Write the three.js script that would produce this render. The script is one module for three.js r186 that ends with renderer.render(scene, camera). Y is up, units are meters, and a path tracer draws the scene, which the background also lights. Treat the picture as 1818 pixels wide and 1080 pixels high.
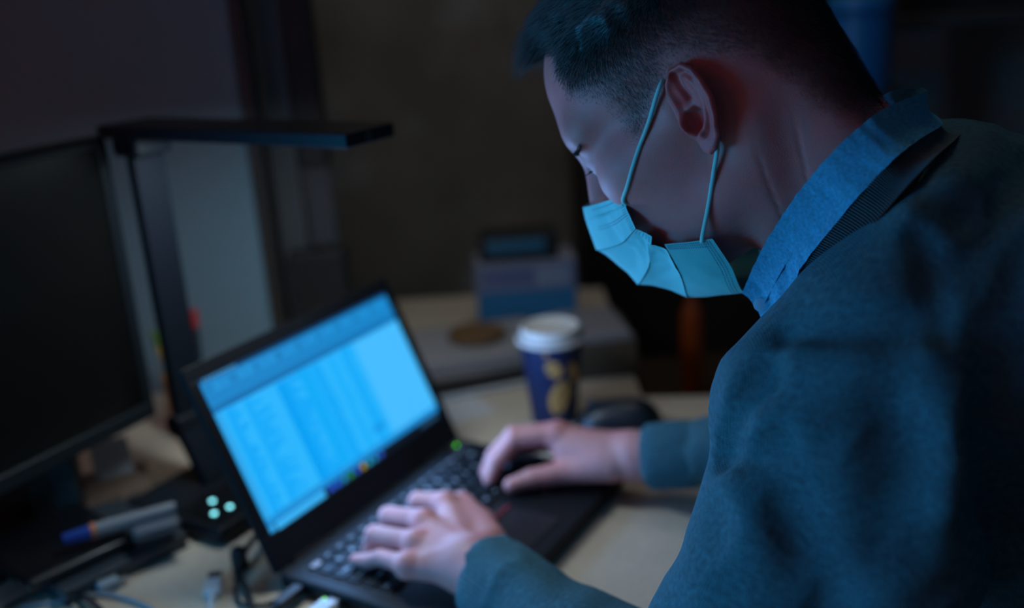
import * as THREE from 'three';
import { RoundedBoxGeometry } from 'three/addons/geometries/RoundedBoxGeometry.js';
import { mergeGeometries } from 'three/addons/utils/BufferGeometryUtils.js';
import { ImprovedNoise } from 'three/addons/math/ImprovedNoise.js';
import { RectAreaLightUniformsLib } from 'three/addons/lights/RectAreaLightUniformsLib.js';
RectAreaLightUniformsLib.init();

// ---------------------------------------------------------------- camera, exposure, lights
// y = 0 is the desk top, the floor lies 0.74 m below it
const scene = new THREE.Scene();
scene.background = new THREE.Color(0x000000);
const FPX = 1773.9, PITCH = 17.93 * Math.PI / 180, ROLL = -3.61 * Math.PI / 180, EYE = new THREE.Vector3(0, 0.5695, 0);
const camera = new THREE.PerspectiveCamera(2 * Math.atan(540 / FPX) * 180 / Math.PI, 1818 / 1080, 0.05, 30);
const FWD = new THREE.Vector3(0, -Math.sin(PITCH), -Math.cos(PITCH));
const UP0 = new THREE.Vector3(0, Math.cos(PITCH), -Math.sin(PITCH));
const RIGHT = new THREE.Vector3(1, 0, 0).multiplyScalar(Math.cos(ROLL)).addScaledVector(UP0, Math.sin(ROLL));
const UPV = new THREE.Vector3(-Math.sin(ROLL), 0, 0).addScaledVector(UP0, Math.cos(ROLL));
camera.position.copy(EYE); camera.up.copy(UPV); camera.lookAt(EYE.clone().add(FWD));
camera.focus = 0.685; camera.userData.fStop = 2.0;
const renderer = new THREE.WebGLRenderer();
renderer.toneMapping = THREE.LinearToneMapping;
renderer.toneMappingExposure = 1.0;
renderer.shadowMap.enabled = true;
const SCREEN_LIGHT = { color: [0.20, 0.45, 1.0], nits: 10 };       // laptop display
const SIDE_LIGHT = { color: [0.02, 0.44, 1.0], nits: 16 };          // second display, outside the frame on the left
const LAMP_LIGHT = { color: [0.72, 0.88, 1.0], nits: 54 };          // LED bar of the desk lamp, dimmed
const WALL_FILL = { color: [1.0, 0.97, 0.92], nits: 1.15 };  // faint fill added from above for the back wall
const WARM_FILL = { color: [1.0, 0.40, 0.26], candela: 0.38 };            // unseen warm lamp, added to redden the face and neck

// measuring: a point of the place from its direction seen from the camera and its depth or its height
const ray = (px, py) => FWD.clone().addScaledVector(RIGHT, (px - 909) / FPX).addScaledVector(UPV, (540 - py) / FPX);
const at = (px, py, d) => EYE.clone().addScaledVector(ray(px, py), d);
const level = (px, py, y = 0) => { const r = ray(px, py); return EYE.clone().addScaledVector(r, (y - EYE.y) / r.y); };

// ---------------------------------------------------------------- helpers
const V = (x, y, z) => new THREE.Vector3(x, y, z);
const perlin = new ImprovedNoise();
const n3 = (x, y, z) => perlin.noise(x, y, z);
const fbm = (x, y, z, o = 4) => { let s = 0, a = 0.5; for (let i = 0; i < o; i++) { s += a * n3(x, y, z); x *= 2.03; y *= 2.03; z *= 2.03; a *= 0.5; } return s; };
let seed = 12345; const rnd = () => { seed = (seed * 1664525 + 1013904223) >>> 0; return seed / 4294967296; };
const clamp = (x, a = 0, b = 1) => Math.min(b, Math.max(a, x));
const smooth = (a, b, x) => { const t = clamp((x - a) / (b - a)); return t * t * (3 - 2 * t); };
const lerp = (a, b, t) => a + (b - a) * t;
const names = {};
function numbered(n) { const k = names[n] = (names[n] ?? -1) + 1; return k ? n + '_' + String(k).padStart(3, '0') : n; }
function shadows(o) { o.castShadow = o.receiveShadow = true; return o; }
function part(name, geo, m, parent, label) {
  const g = Array.isArray(geo) ? mergeGeometries(geo.map((x) => x.index ? x.toNonIndexed() : x)) : geo;
  const o = shadows(new THREE.Mesh(g, m)); o.name = name; parent.add(o);
  if (label) o.userData.label = label;
  return o;
}
function thing(name, label, category, pos = [0, 0, 0], turn = 0, group) {
  const o = new THREE.Group(); o.name = numbered(name); o.position.set(...pos); o.rotation.y = turn; scene.add(o);
  o.userData = { label, category }; if (group) o.userData.group = group;
  return o;
}
function struct(name, geo, m, label, category) {
  const o = part(name, geo, m, scene); o.userData = { kind: 'structure', label, category }; return o;
}
const T = (g, x = 0, y = 0, z = 0, rx = 0, ry = 0, rz = 0) => { if (rx || ry || rz) g.applyMatrix4(new THREE.Matrix4().makeRotationFromEuler(new THREE.Euler(rx, ry, rz))); return g.translate(x, y, z); };
const rbox = (w, h, d, r = 0.002, x = 0, y = 0, z = 0) => new RoundedBoxGeometry(w, h, d, 2, Math.min(r, w / 2.01, h / 2.01, d / 2.01)).translate(x, y, z);
const box = (w, h, d, x = 0, y = 0, z = 0) => new THREE.BoxGeometry(w, h, d).translate(x, y, z);
const cyl = (r0, r1, h, x = 0, y = 0, z = 0, s = 24) => new THREE.CylinderGeometry(r0, r1, h, s).translate(x, y, z);
const lathe = (pts, s = 48) => new THREE.LatheGeometry(pts.map(([r, y]) => new THREE.Vector2(r, y)), s);
const tube = (pts, r, n = 40, s = 8) => new THREE.TubeGeometry(new THREE.CatmullRomCurve3(pts.map((p) => p.isVector3 ? p : V(...p))), n, r, s);
function slab(pts, h, bevel = 0.002) {                         // a flat outline in x, z raised by h
  const s = new THREE.Shape(pts.map(([x, z]) => new THREE.Vector2(x, -z)));
  return new THREE.ExtrudeGeometry(s, { depth: h - 2 * bevel, bevelEnabled: bevel > 0, bevelSize: bevel, bevelThickness: bevel, bevelSegments: 2, bevelOffset: -bevel }).rotateX(-Math.PI / 2).translate(0, bevel, 0);
}
const lin = (r, g, b) => new THREE.Color().setRGB(r, g, b);
const std = (r, g, b, rough = 0.6, o = {}) => new THREE.MeshStandardMaterial({ color: lin(r, g, b), roughness: rough, ...o });
const phys = (r, g, b, rough = 0.6, o = {}) => new THREE.MeshPhysicalMaterial({ color: lin(r, g, b), roughness: rough, ...o });
function dataTex(w, h, f, srgb) {                               // f(u, v) -> [r, g, b] in 0..1 (as stored)
  const d = new Uint8Array(w * h * 4);
  for (let j = 0; j < h; j++) for (let i = 0; i < w; i++) { const c = f(i / w, j / h), k = (j * w + i) * 4; for (let q = 0; q < 3; q++) d[k + q] = clamp(c[q]) * 255; d[k + 3] = 255; }
  const t = new THREE.DataTexture(d, w, h); t.wrapS = t.wrapT = THREE.RepeatWrapping; t.magFilter = THREE.LinearFilter; t.minFilter = THREE.LinearMipmapLinearFilter; t.generateMipmaps = true;
  if (srgb) t.colorSpace = THREE.SRGBColorSpace; t.needsUpdate = true; return t;
}
// noise that repeats with period p
function tnoise(u, v, p, z = 0) { const x = u * p, y = v * p, q = (a, b) => n3(a, b, z); const s = u, t = v; return lerp(lerp(q(x, y), q(x - p, y), s), lerp(q(x, y - p), q(x - p, y - p), s), t) * (1 + 0.6 * Math.sin(Math.PI * s) * Math.sin(Math.PI * t)); }
const tfbm = (u, v, p, o = 3, z = 0) => { let s = 0, a = 0.5; for (let i = 0; i < o; i++) { s += a * tnoise(u, v, p << i, z + i * 7.3); a *= 0.55; } return s; };
const canvasTex = (w, h, draw, srgb = true) => { const c = document.createElement('canvas'); c.width = w; c.height = h; draw(c.getContext('2d'), w, h); const t = new THREE.CanvasTexture(c); if (srgb) t.colorSpace = THREE.SRGBColorSpace; t.anisotropy = 4; return t; };
function area(o, { color, nits }, w, h) { const l = new THREE.RectAreaLight(lin(...color), nits, w, h); l.castShadow = true; o.add(l); return l; }
// uv in metres on a shape without any: each triangle is mapped along its main direction
function boxUV(g, s = 1) {
  const q = g.index ? g.toNonIndexed() : g, p = q.attributes.position, uv = new Float32Array(p.count * 2), a = V(), b = V(), c = V(), n = V();
  for (let i = 0; i < p.count; i += 3) {
    a.fromBufferAttribute(p, i); b.fromBufferAttribute(p, i + 1); c.fromBufferAttribute(p, i + 2); n.copy(b).sub(a).cross(c.clone().sub(a));
    const x = Math.abs(n.x), y = Math.abs(n.y), z = Math.abs(n.z);
    [a, b, c].forEach((v, k) => { const [m, w] = x > y && x > z ? [v.z, v.y] : y > z ? [v.x, v.z] : [v.x, v.y]; uv[(i + k) * 2] = m / s; uv[(i + k) * 2 + 1] = w / s; });
  }
  q.setAttribute('uv', new THREE.BufferAttribute(uv, 2)); return q;
}

// ---------------------------------------------------------------- the room
const steel0 = std(0.35, 0.34, 0.33, 0.35, { metalness: 1 });
const plasterTex = dataTex(256, 256, (u, v) => { const a = tfbm(u, v, 4, 5), b = tfbm(u, v, 3, 4, 31), s = smooth(0.02, 0.22, b); const k = 0.86 + 0.32 * a; return [k * lerp(0.70, 0.80, s), k * lerp(0.655, 0.79, s), k * lerp(0.60, 0.78, s)]; }, true);
const plasterBump = dataTex(256, 256, (u, v) => { const a = 0.5 + 0.6 * tfbm(u, v, 12, 4); return [a, a, a]; });
const plaster = new THREE.MeshStandardMaterial({ map: plasterTex, bumpMap: plasterBump, bumpScale: 0.004, roughness: 0.92 });
const paint = std(0.52, 0.50, 0.47, 0.85);
const wallUV = (g, s) => boxUV(g, s);
struct('floor', box(5.2, 0.1, 4.8, 0.2, -0.79, -0.05), std(0.10, 0.085, 0.07, 0.6), 'dark brown office floor under the desk', 'floor');
struct('ceiling', box(5.2, 0.1, 4.8, 0.2, 1.91, -0.05), paint, 'off-white ceiling of the room', 'ceiling');
struct('wall_back', wallUV(box(5.2, 2.8, 0.1, 0.2, 0.56, -2.35), 1.1), plaster, 'mottled brown plaster wall behind the desk', 'wall');
struct('wall_left', box(0.1, 2.8, 4.8, -2.35, 0.56, -0.05), paint, 'plain wall at the monitor side of the room', 'wall');
struct('wall_right', box(0.1, 2.8, 4.8, 2.75, 0.56, -0.05), paint, 'plain wall behind the chair', 'wall');
struct('wall_front', box(5.2, 2.8, 0.1, 0.2, 0.56, 2.3), paint, 'plain wall facing the desk', 'wall');

{ // unseen ceiling panel, added to brighten the back wall
  const g = thing('added_ceiling_panel', 'dim square ceiling panel added to brighten the back wall', 'ceiling light', [0.1, 1.86, -1.7]);
  part('frame', [box(0.64, 0.03, 0.02, 0, -0.015, 0.31), box(0.64, 0.03, 0.02, 0, -0.015, -0.31), box(0.02, 0.03, 0.6, 0.31, -0.015, 0), box(0.02, 0.03, 0.6, -0.31, -0.015, 0)], std(0.6, 0.6, 0.6, 0.4), g);
  part('diffuser', box(0.6, 0.01, 0.6, 0, -0.012, 0), new THREE.MeshStandardMaterial({ color: 0x222222, emissive: lin(...WALL_FILL.color), emissiveIntensity: WALL_FILL.nits, roughness: 0.5 }), g);
  const l = area(g, WALL_FILL, 0.6, 0.6); l.position.set(0, -0.02, 0); l.rotation.x = -Math.PI / 2;
}
{ // white partition and the dark upright beside it, left of the plaster wall
  const zf = -1.45, xe = (px, py, z) => { const q = ray(px, py); return q.x * (z / q.z); }, ye = (px, py, z) => { const q = ray(px, py); return EYE.y + 0.74 + q.y * (z / q.z); };
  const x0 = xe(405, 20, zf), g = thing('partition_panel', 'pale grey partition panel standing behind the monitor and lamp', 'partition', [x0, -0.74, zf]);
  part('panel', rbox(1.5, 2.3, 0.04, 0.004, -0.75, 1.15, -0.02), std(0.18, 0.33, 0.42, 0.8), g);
  part('edge_trim', rbox(0.020, 2.3, 0.05, 0.003, 0.010, 1.15, -0.02), std(0.035, 0.033, 0.03, 0.5), g, 'dark edge strip');
  const zu = zf - 0.06, d = thing('shelf_upright', 'dark steel shelf upright with pale web between partition and plaster wall', 'shelf post', [x0 + 0.024, -0.74, zu]);
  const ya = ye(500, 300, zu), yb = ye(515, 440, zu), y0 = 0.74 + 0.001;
  part('web', rbox(0.040, 2.3, 0.012, 0.003, 0.016, 1.15, 0.005), std(0.10, 0.105, 0.11, 0.6), d, 'grey web of the upright');
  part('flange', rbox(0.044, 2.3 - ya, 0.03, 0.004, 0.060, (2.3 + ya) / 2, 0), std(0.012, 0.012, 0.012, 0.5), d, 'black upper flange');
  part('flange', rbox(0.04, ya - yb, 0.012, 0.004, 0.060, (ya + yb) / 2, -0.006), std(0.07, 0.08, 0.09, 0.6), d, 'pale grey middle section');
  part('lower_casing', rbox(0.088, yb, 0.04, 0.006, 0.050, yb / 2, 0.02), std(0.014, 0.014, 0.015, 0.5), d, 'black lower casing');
}
{ // the dark end of the room on the right: a shelving unit with a few things on it
  const z = -1.95, wx = (px, py, zz) => { const r = ray(px, py); return r.x * (zz / r.z); };
  const xa = wx(1552, 100, z), g = thing('storage_rack', 'dark storage rack with grey steel upright behind the seated man', 'shelf', [xa, -0.74, z]);
  for (const dx of [0, 0.85]) part('upright', rbox(0.05, 2.2, 0.05, 0.004, dx, 1.1, 0), std(0.11, 0.105, 0.10, 0.6), g);
  for (const dx of [0, 0.85]) part('upright', rbox(0.05, 2.2, 0.05, 0.004, dx, 1.1, -0.33), std(0.11, 0.105, 0.10, 0.6), g);
  for (const y of [0.2, 0.75, 1.19, 1.72]) part('shelf_board', rbox(0.90, 0.025, 0.4, 0.004, 0.425, y, -0.165), std(0.05, 0.045, 0.04, 0.7), g);
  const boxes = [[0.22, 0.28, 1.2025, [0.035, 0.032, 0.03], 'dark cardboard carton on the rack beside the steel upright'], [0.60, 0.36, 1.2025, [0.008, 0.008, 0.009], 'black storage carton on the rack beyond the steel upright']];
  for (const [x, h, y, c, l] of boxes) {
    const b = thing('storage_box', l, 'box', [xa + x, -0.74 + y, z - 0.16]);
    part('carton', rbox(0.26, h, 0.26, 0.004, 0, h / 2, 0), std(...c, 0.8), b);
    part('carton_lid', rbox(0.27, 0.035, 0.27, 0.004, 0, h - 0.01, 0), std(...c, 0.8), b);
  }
  const p = wx(1775, 18, z), bl = thing('enamel_bowl', 'pale grey bowl up on the rack near the black carton', 'bowl', [p, -0.74 + 1.2025 + 0.36 + 0.0075, z - 0.13]);
  part('bowl', lathe([[0, 0], [0.035, 0], [0.055, 0.03], [0.062, 0.06], [0.058, 0.06], [0.05, 0.03], [0.03, 0.006], [0, 0.006]]), std(0.35, 0.36, 0.36, 0.5), bl);
  part('foot_ring', lathe([[0.026, 0], [0.032, 0], [0.032, 0.006], [0.026, 0.006]]), std(0.35, 0.36, 0.36, 0.5), bl);
}
{ // blue canister on a small wall shelf, seen just behind the man's head
  const c = at(1498, 62, 1.9), s = thing('wall_shelf', 'small dark wall shelf behind the man holding a blue canister', 'shelf', [c.x, c.y - 0.1, -2.3]);
  part('board', rbox(0.22, 0.02, 0.5, 0.003, -0.03, 0, 0.25), std(0.06, 0.055, 0.05, 0.7), s);
  for (const x of [-0.1, 0.04]) part('bracket', [box(0.015, 0.12, 0.015, x, -0.07, 0.0075), T(box(0.015, 0.015, 0.26, 0, 0, 0), x, -0.07, 0.1, -0.5)], std(0.06, 0.06, 0.06, 0.5), s);
  const k = thing('blue_canister', 'round blue canister on the small wall shelf', 'canister', [c.x - 0.01, c.y - 0.09, -1.84]);
  part('body', lathe([[0, 0], [0.05, 0], [0.055, 0.004], [0.055, 0.13], [0.05, 0.136], [0, 0.136]]), std(0.01, 0.16, 0.36, 0.4), k);
  part('lid', lathe([[0, 0.136], [0.052, 0.136], [0.057, 0.14], [0.057, 0.16], [0.05, 0.166], [0, 0.168]]), std(0.02, 0.2, 0.42, 0.4), k);
}
{ // unseen shaded lamp on the left, added as warm fill for the skin
  const g = thing('added_warm_lamp', 'floor lamp with a reddish shade added as warm fill for the skin', 'lamp', [-1.55, -0.74, 0.35]);
  part('base', lathe([[0, 0], [0.14, 0], [0.14, 0.012], [0.03, 0.025], [0, 0.025]]), std(0.05, 0.05, 0.05, 0.4), g);
  part('pole', cyl(0.012, 0.012, 1.3, 0, 0.67, 0), std(0.05, 0.05, 0.05, 0.4), g);
  part('shade', new THREE.CylinderGeometry(0.13, 0.19, 0.26, 40, 1, true).translate(0, 1.42, 0), phys(0.8, 0.35, 0.2, 0.95, { transmission: 0.5, thickness: 0, side: THREE.DoubleSide }), g);
  part('bulb', new THREE.SphereGeometry(0.03, 20, 14).translate(0, 1.40, 0), new THREE.MeshStandardMaterial({ color: 0x222222, emissive: lin(...WARM_FILL.color), emissiveIntensity: 2 }), g);
  const l = new THREE.PointLight(lin(...WARM_FILL.color), WARM_FILL.candela * 2.2, 0, 2); l.position.set(0, 1.40, 0); l.castShadow = true; l.shadow.radius = 2; g.add(l);
}
{ // tall dark cabinet, added to blacken the background beside the man
  const zf = -1.98, q = ray(1036, 450), x0 = q.x * (zf / q.z), w = 0.40, h = 2.1, m = std(0.030, 0.022, 0.016, 0.55), g = thing('added_wardrobe', 'tall dark brown cabinet added to darken the background behind the printed carton', 'added_wardrobe', [x0 + w / 2, -0.74, zf - 0.15]);
  part('carcass', rbox(w, h - 0.06, 0.28, 0.004, 0, 0.06 + (h - 0.06) / 2, -0.01), m, g);
  part('plinth', rbox(w - 0.02, 0.06, 0.26, 0.002, 0, 0.03, -0.01), m, g);
  for (const s of [-1, 1]) { const d = part('door', rbox(w / 2 - 0.004, h - 0.09, 0.018, 0.003, s * w / 4, 0.075 + (h - 0.09) / 2, 0.14), m, g); part('handle', tube([[s * 0.025, 0.95, 0.150], [s * 0.025, 0.955, 0.172], [s * 0.025, 1.05, 0.172], [s * 0.025, 1.055, 0.150]], 0.004, 20, 8), steel0, d); }
}

// ---------------------------------------------------------------- desk
const woodTex = dataTex(256, 256, (u, v) => { const k = 1 + 0.10 * tfbm(u, v, 6, 4) + 0.05 * tnoise(u, v * 1, 64, 3); return [0.80 * k, 0.745 * k, 0.665 * k]; }, true);
const deskMat = new THREE.MeshStandardMaterial({ map: woodTex, roughness: 0.55 });
{
  const g = thing('desk', 'beige laminate corner desk under the laptop and clutter', 'desk');
  part('tabletop', boxUV(slab([[-1.5, -0.2], [0.30, -0.2], [0.30, -1.285], [0.175, -1.30], [0.175, -1.83], [-0.22, -1.83], [-0.22, -1.43], [-1.5, -1.43]], 0.03, 0.002).translate(0, -0.03, 0), 0.5), deskMat, g);
  for (const [x, z] of [[-1.42, -0.28], [0.22, -0.28], [0.1, -1.75], [-1.42, -1.36], [0.22, -1.2]]) part('leg', rbox(0.05, 0.71, 0.05, 0.004, x, -0.385, z), std(0.1, 0.1, 0.1, 0.4), g);
}
const black = std(0.012, 0.013, 0.015, 0.45), softBlack = std(0.010, 0.011, 0.013, 0.6), darkGrey = std(0.03, 0.034, 0.04, 0.5), whiteP = std(0.65, 0.66, 0.67, 0.5), steel = std(0.5, 0.5, 0.52, 0.3, { metalness: 1 });

// ---------------------------------------------------------------- laptop
const LW = 0.336, LD = 0.232, YAW = 58.98 * Math.PI / 180, LAP = [-0.2519, 0, -0.8748], LID = 24.2 * Math.PI / 180;
const lapM = phys(0.0065, 0.0075, 0.010, 0.5, { specularIntensity: 0.45 });
const laptop = thing('laptop', 'black open laptop with glowing blue display on the desk', 'laptop', LAP, YAW);
const inLap = (x, y, z) => V(x, y, z).applyAxisAngle(V(0, 1, 0), YAW).add(V(...LAP));
{
  const g = laptop;
  part('base', slab([[0, 0.004], [0.004, 0], [LW - 0.004, 0], [LW, 0.004], [LW, LD - 0.008], [LW - 0.008, LD], [0.008, LD], [0, LD - 0.008]], 0.0165, 0.003).translate(0, 0.002, 0), lapM, g);
  for (const x of [0.03, LW - 0.03]) for (const z of [0.02, LD - 0.02]) part('rubber_foot', rbox(0.03, 0.0025, 0.008, 0.001, x, 0.00125, z), softBlack, g);
  // ports and vent along the left flank
  const portM = std(0.004, 0.004, 0.004, 0.6);
  for (const [z, w, h] of [[0.028, 0.012, 0.005], [0.052, 0.012, 0.0045], [0.078, 0.014, 0.0055], [0.2, 0.005, 0.005]]) part('port', rbox(0.0015, h, w, 0.0005, 0, 0.0105, z), portM, g);
  for (let i = 0; i < 12; i++) part('vent_slot', box(0.0012, 0.006, 0.0026, 0, 0.0105, 0.108 + i * 0.0052), portM, g);
  // keyboard: rows of keys, each its own piece, with printed legends
  const rows = [
    [['Esc', 1], ['F1', 1], ['F2', 1], ['F3', 1], ['F4', 1], ['F5', 1], ['F6', 1], ['F7', 1], ['F8', 1], ['F9', 1], ['F10', 1], ['F11', 1], ['F12', 1], ['Home', 1], ['End', 1], ['Del', 1]],
    [['~`', 1], ['1', 1], ['2', 1], ['3', 1], ['4', 1], ['5', 1], ['6', 1], ['7', 1], ['8', 1], ['9', 1], ['0', 1], ['-', 1], ['=', 1], ['Bksp', 2.1]],
    [['Tab', 1.5], ['Q', 1], ['W', 1], ['E', 1], ['R', 1], ['T', 1], ['Y', 1], ['U', 1], ['I', 1], ['O', 1], ['P', 1], ['[', 1], [']', 1], ['\\', 1.6]],
    [['Caps', 1.75], ['A', 1], ['S', 1], ['D', 1], ['F', 1], ['G', 1], ['H', 1], ['J', 1], ['K', 1], ['L', 1], [';', 1], ["'", 1], ['Enter', 2.35]],
    [['Shift', 2.25], ['Z', 1], ['X', 1], ['C', 1], ['V', 1], ['B', 1], ['N', 1], ['M', 1], [',', 1], ['.', 1], ['/', 1], ['Shift', 2.85]],
    [['Fn', 1], ['Ctrl', 1.1], ['Win', 1], ['Alt', 1.1], ['', 5.1], ['Alt', 1.1], ['Prt', 1], ['Ctrl', 1.1], ['<', 0.95], ['^', 0.95], ['>', 0.95]],
  ];
  const KX = 0.017, KW = LW - 0.034, KZ = 0.022, rowH = [0.013, 0.0185, 0.0185, 0.0185, 0.0185, 0.0185], keys = [];
  let z = KZ;
  rows.forEach((r, j) => { const sum = r.reduce((s, k) => s + k[1], 0), un = KW / sum; let x = KX; for (const [t, w] of r) { keys.push([t, x, z, w * un, rowH[j], j]); x += w * un; } z += rowH[j]; });
  const KH = z - KZ;
  part('keyboard_well', rbox(KW + 0.004, 0.0012, KH + 0.004, 0.0004, LW / 2, 0.0184, KZ + KH / 2), softBlack, g);
  const legend = canvasTex(2048, 752, (c, w, h) => {
    c.fillStyle = '#111418'; c.fillRect(0, 0, w, h); c.textAlign = 'center'; c.textBaseline = 'middle';
    for (const [t, x, zz, kw, kh, j] of keys) {
      const X = (x - KX) / KW * w, Z = (zz - KZ) / KH * h, W = kw / KW * w, H = kh / KH * h;
      if (t === 'Esc') { c.fillStyle = '#b9b0b4'; c.fillRect(X + W * 0.2, Z + H * 0.25, W * 0.6, H * 0.5); c.fillStyle = '#222'; c.font = 'bold 26px sans-serif'; c.fillText(t, X + W / 2, Z + H / 2); continue; }
      c.fillStyle = '#c5d2da'; c.font = 'bold ' + (t.length > 1 ? 30 : 54) + 'px sans-serif';
      c.fillText(t, X + W * (t.length > 1 ? 0.5 : 0.36), Z + H * 0.45);
    }
  });
  const keyM = new THREE.MeshPhysicalMaterial({ map: legend, roughness: 0.45, specularIntensity: 0.4 });
  for (const [t, x, zz, kw, kh] of keys) {
    const w = kw - 0.0028, d = kh - 0.0028, k = rbox(w, 0.0026, d, 0.0009, x + kw / 2, 0.0202, zz + kh / 2), p = k.attributes.position, uv = k.attributes.uv;
    for (let i = 0; i < p.count; i++) uv.setXY(i, (p.getX(i) - KX) / KW, 1 - (p.getZ(i) - KZ) / KH);
    part('key', k, keyM, g);
  }
  part('pointing_stick', lathe([[0, 0.0245], [0.003, 0.024], [0.0038, 0.0225], [0.003, 0.02], [0, 0.02]], 20).translate(KX + KW * 0.475, 0, KZ + 0.0595), std(0.35, 0.01, 0.015, 0.7), g, 'red rubber pointing stick');
  const tz = KZ + KH + 0.006, tx = KX + KW * 0.475;
  for (const [dx, w] of [[-0.035, 0.036], [0, 0.03], [0.035, 0.036]]) {
    const b = part('click_button', rbox(w - 0.001, 0.003, 0.015, 0.0012, tx + dx, 0.0187, tz + 0.008), std(0.014, 0.013, 0.016, 0.4), g);
    part('red_stripe', box(w - 0.006, 0.0008, 0.0028, tx + dx, 0.0202, tz + 0.0022 + (dx ? 0.0115 : 0)), std(0.28, 0.012, 0.02, 0.5), b, 'dark red line printed on the button');
  }
  part('touchpad', rbox(0.1, 0.0012, 0.06, 0.0006, tx, 0.0187, tz + 0.047), std(0.016, 0.016, 0.02, 0.34), g);
  part('fingerprint_reader', rbox(0.015, 0.0012, 0.015, 0.0006, LW - 0.075, 0.0187, tz + 0.035), std(0.02, 0.02, 0.022, 0.25), g);
  const pb = part('power_button', cyl(0.006, 0.006, 0.0016, LW - 0.022, 0.0190, 0.011, 24), darkGrey, g);
  part('power_light', cyl(0.0012, 0.0012, 0.001, LW - 0.022, 0.0201, 0.011, 12), new THREE.MeshStandardMaterial({ color: 0x112200, emissive: lin(0.12, 1.0, 0.02), emissiveIntensity: 4 }), pb, 'small green indicator light');
  // lid
  const lid = new THREE.Group(); lid.name = 'lid'; g.add(lid); lid.position.set(0, 0.018, 0); lid.rotation.x = -LID;
  const LL = 0.225;
  part('lid_shell', rbox(LW, LL, 0.0075, 0.0035, LW / 2, LL / 2, -0.0045), lapM, lid);
  const dx = 0.0133, dw = 0.3094, dy = 0.036, dh = 0.173, bz = 0.0004;
  part('bezel', [rbox(LW - 0.001, LL - dy - dh, 0.0022, 0.0008, LW / 2, (LL + dy + dh) / 2, bz), rbox(LW - 0.001, dy, 0.0022, 0.0008, LW / 2, dy / 2, bz), rbox(dx, dh, 0.0022, 0.0008, dx / 2, dy + dh / 2, bz), rbox(LW - dx - dw, dh, 0.0022, 0.0008, LW - (LW - dx - dw) / 2, dy + dh / 2, bz)], lapM, lid);
  part('webcam', cyl(0.0025, 0.0025, 0.002, 0, 0, 0, 16).rotateX(Math.PI / 2).translate(LW / 2, LL - 0.008, 0.0012), std(0.02, 0.02, 0.03, 0.1), lid);
  for (const x of [0.05, LW - 0.05]) part('hinge', cyl(0.006, 0.006, 0.05, 0, 0, 0, 20).rotateZ(Math.PI / 2).translate(x, -0.001, -0.003), std(0.03, 0.03, 0.033, 0.35, { metalness: 0.6 }), lid);
  const W = 1536, H = 860;
  const disp = canvasTex(W, H, (c) => {
    const R = (x0, y0, x1, y1, s) => { c.fillStyle = s; c.fillRect(x0 * W, y0 * H, (x1 - x0) * W, (y1 - y0) * H); };
    R(0, 0, 1, 1, '#3ab4f2'); R(0, 0, 1, 0.025, '#0a3a66'); R(0, 0.025, 1, 0.17, '#1886cc'); R(0, 0.13, 1, 0.135, '#0f6aa8'); R(0, 0.17, 1, 0.205, '#1275b6'); R(0, 0.205, 1, 0.215, '#0c4f9a');
    for (let i = 0; i < 26; i++) R(0.02 + i * 0.036, 0.04 + 0.02 * rnd(), 0.02 + i * 0.036 + 0.012 + 0.014 * rnd(), 0.1, i % 3 ? '#1f93d8' : '#1379b8');
    for (let i = 0; i < 9; i++) R(0.02 + i * 0.017, 0.007, 0.03 + i * 0.017, 0.018, '#5ea9da');
    for (let i = 0; i < 40; i++) R(0.08 + i * 0.021, 0.183, 0.085 + i * 0.021, 0.196, '#0b4f8c');
    R(0, 0.215, 1, 0.92, '#2ab4fc'); R(0, 0.215, 0.03, 0.92, '#2ba4ea');
    const cols = [[0.045, 0.12, 0.05, '#04a4f8'], [0.13, 0.24, 0.09, '#06a6fa'], [0.285, 0.45, 0.11, '#00a2f8'], [0.465, 0.53, 0.02, '#02a4f8'], [0.555, 0.615, 0.025, '#18aefc'], [0.63, 0.70, 0.03, '#0aa8fa']];
    for (let r = 0; r < 46; r++) { const y = 0.228 + r * 0.0148; for (const [a, b, v, s] of cols) R(a, y, b - v * rnd(), y + 0.011, s); }
    R(0.285, 0.235, 0.33, 0.9, '#00a0f4'); R(0.40, 0.22, 0.46, 0.9, '#0caaf8'); R(0.70, 0.225, 1, 0.905, '#46bcff'); R(0.70, 0.225, 0.715, 0.905, '#28b2fc'); R(0.62, 0.79, 0.69, 0.83, '#0c94e6');
    R(0, 0.905, 1, 0.918, '#2090d4'); R(0, 0.918, 1, 0.945, '#1b8fdc');
    R(0, 0.945, 1, 1, '#06121f'); R(0, 0.95, 0.03, 0.99, '#2fa2e8'); R(0.035, 0.948, 0.28, 0.998, '#35aef2');
    const ic = ['#2456d8', '#1a66e0', '#1f8fc0', '#1d8d5a', '#2157d0', '#a8902a', '#23a0c0', '#1e8fd0', '#2a52c4'];
    ic.forEach((s, i) => R(0.305 + i * 0.036, 0.955, 0.305 + i * 0.036 + 0.022, 0.992, s)); R(0.86, 0.96, 0.98, 0.985, '#27506e');
  });
  const sg = new THREE.PlaneGeometry(dw, dh).translate(dx + dw / 2, dy + dh / 2, 0.0001);
  part('display', sg, new THREE.MeshStandardMaterial({ color: 0x050505, emissive: 0xffffff, emissiveMap: disp, emissiveIntensity: 1.0, roughness: 0.5 }), lid, 'glowing blue display showing a long table');
  const l = area(lid, SCREEN_LIGHT, dw, dh); l.position.set(dx + dw / 2, dy + dh / 2, 0.003); l.rotation.y = Math.PI;
}

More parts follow.
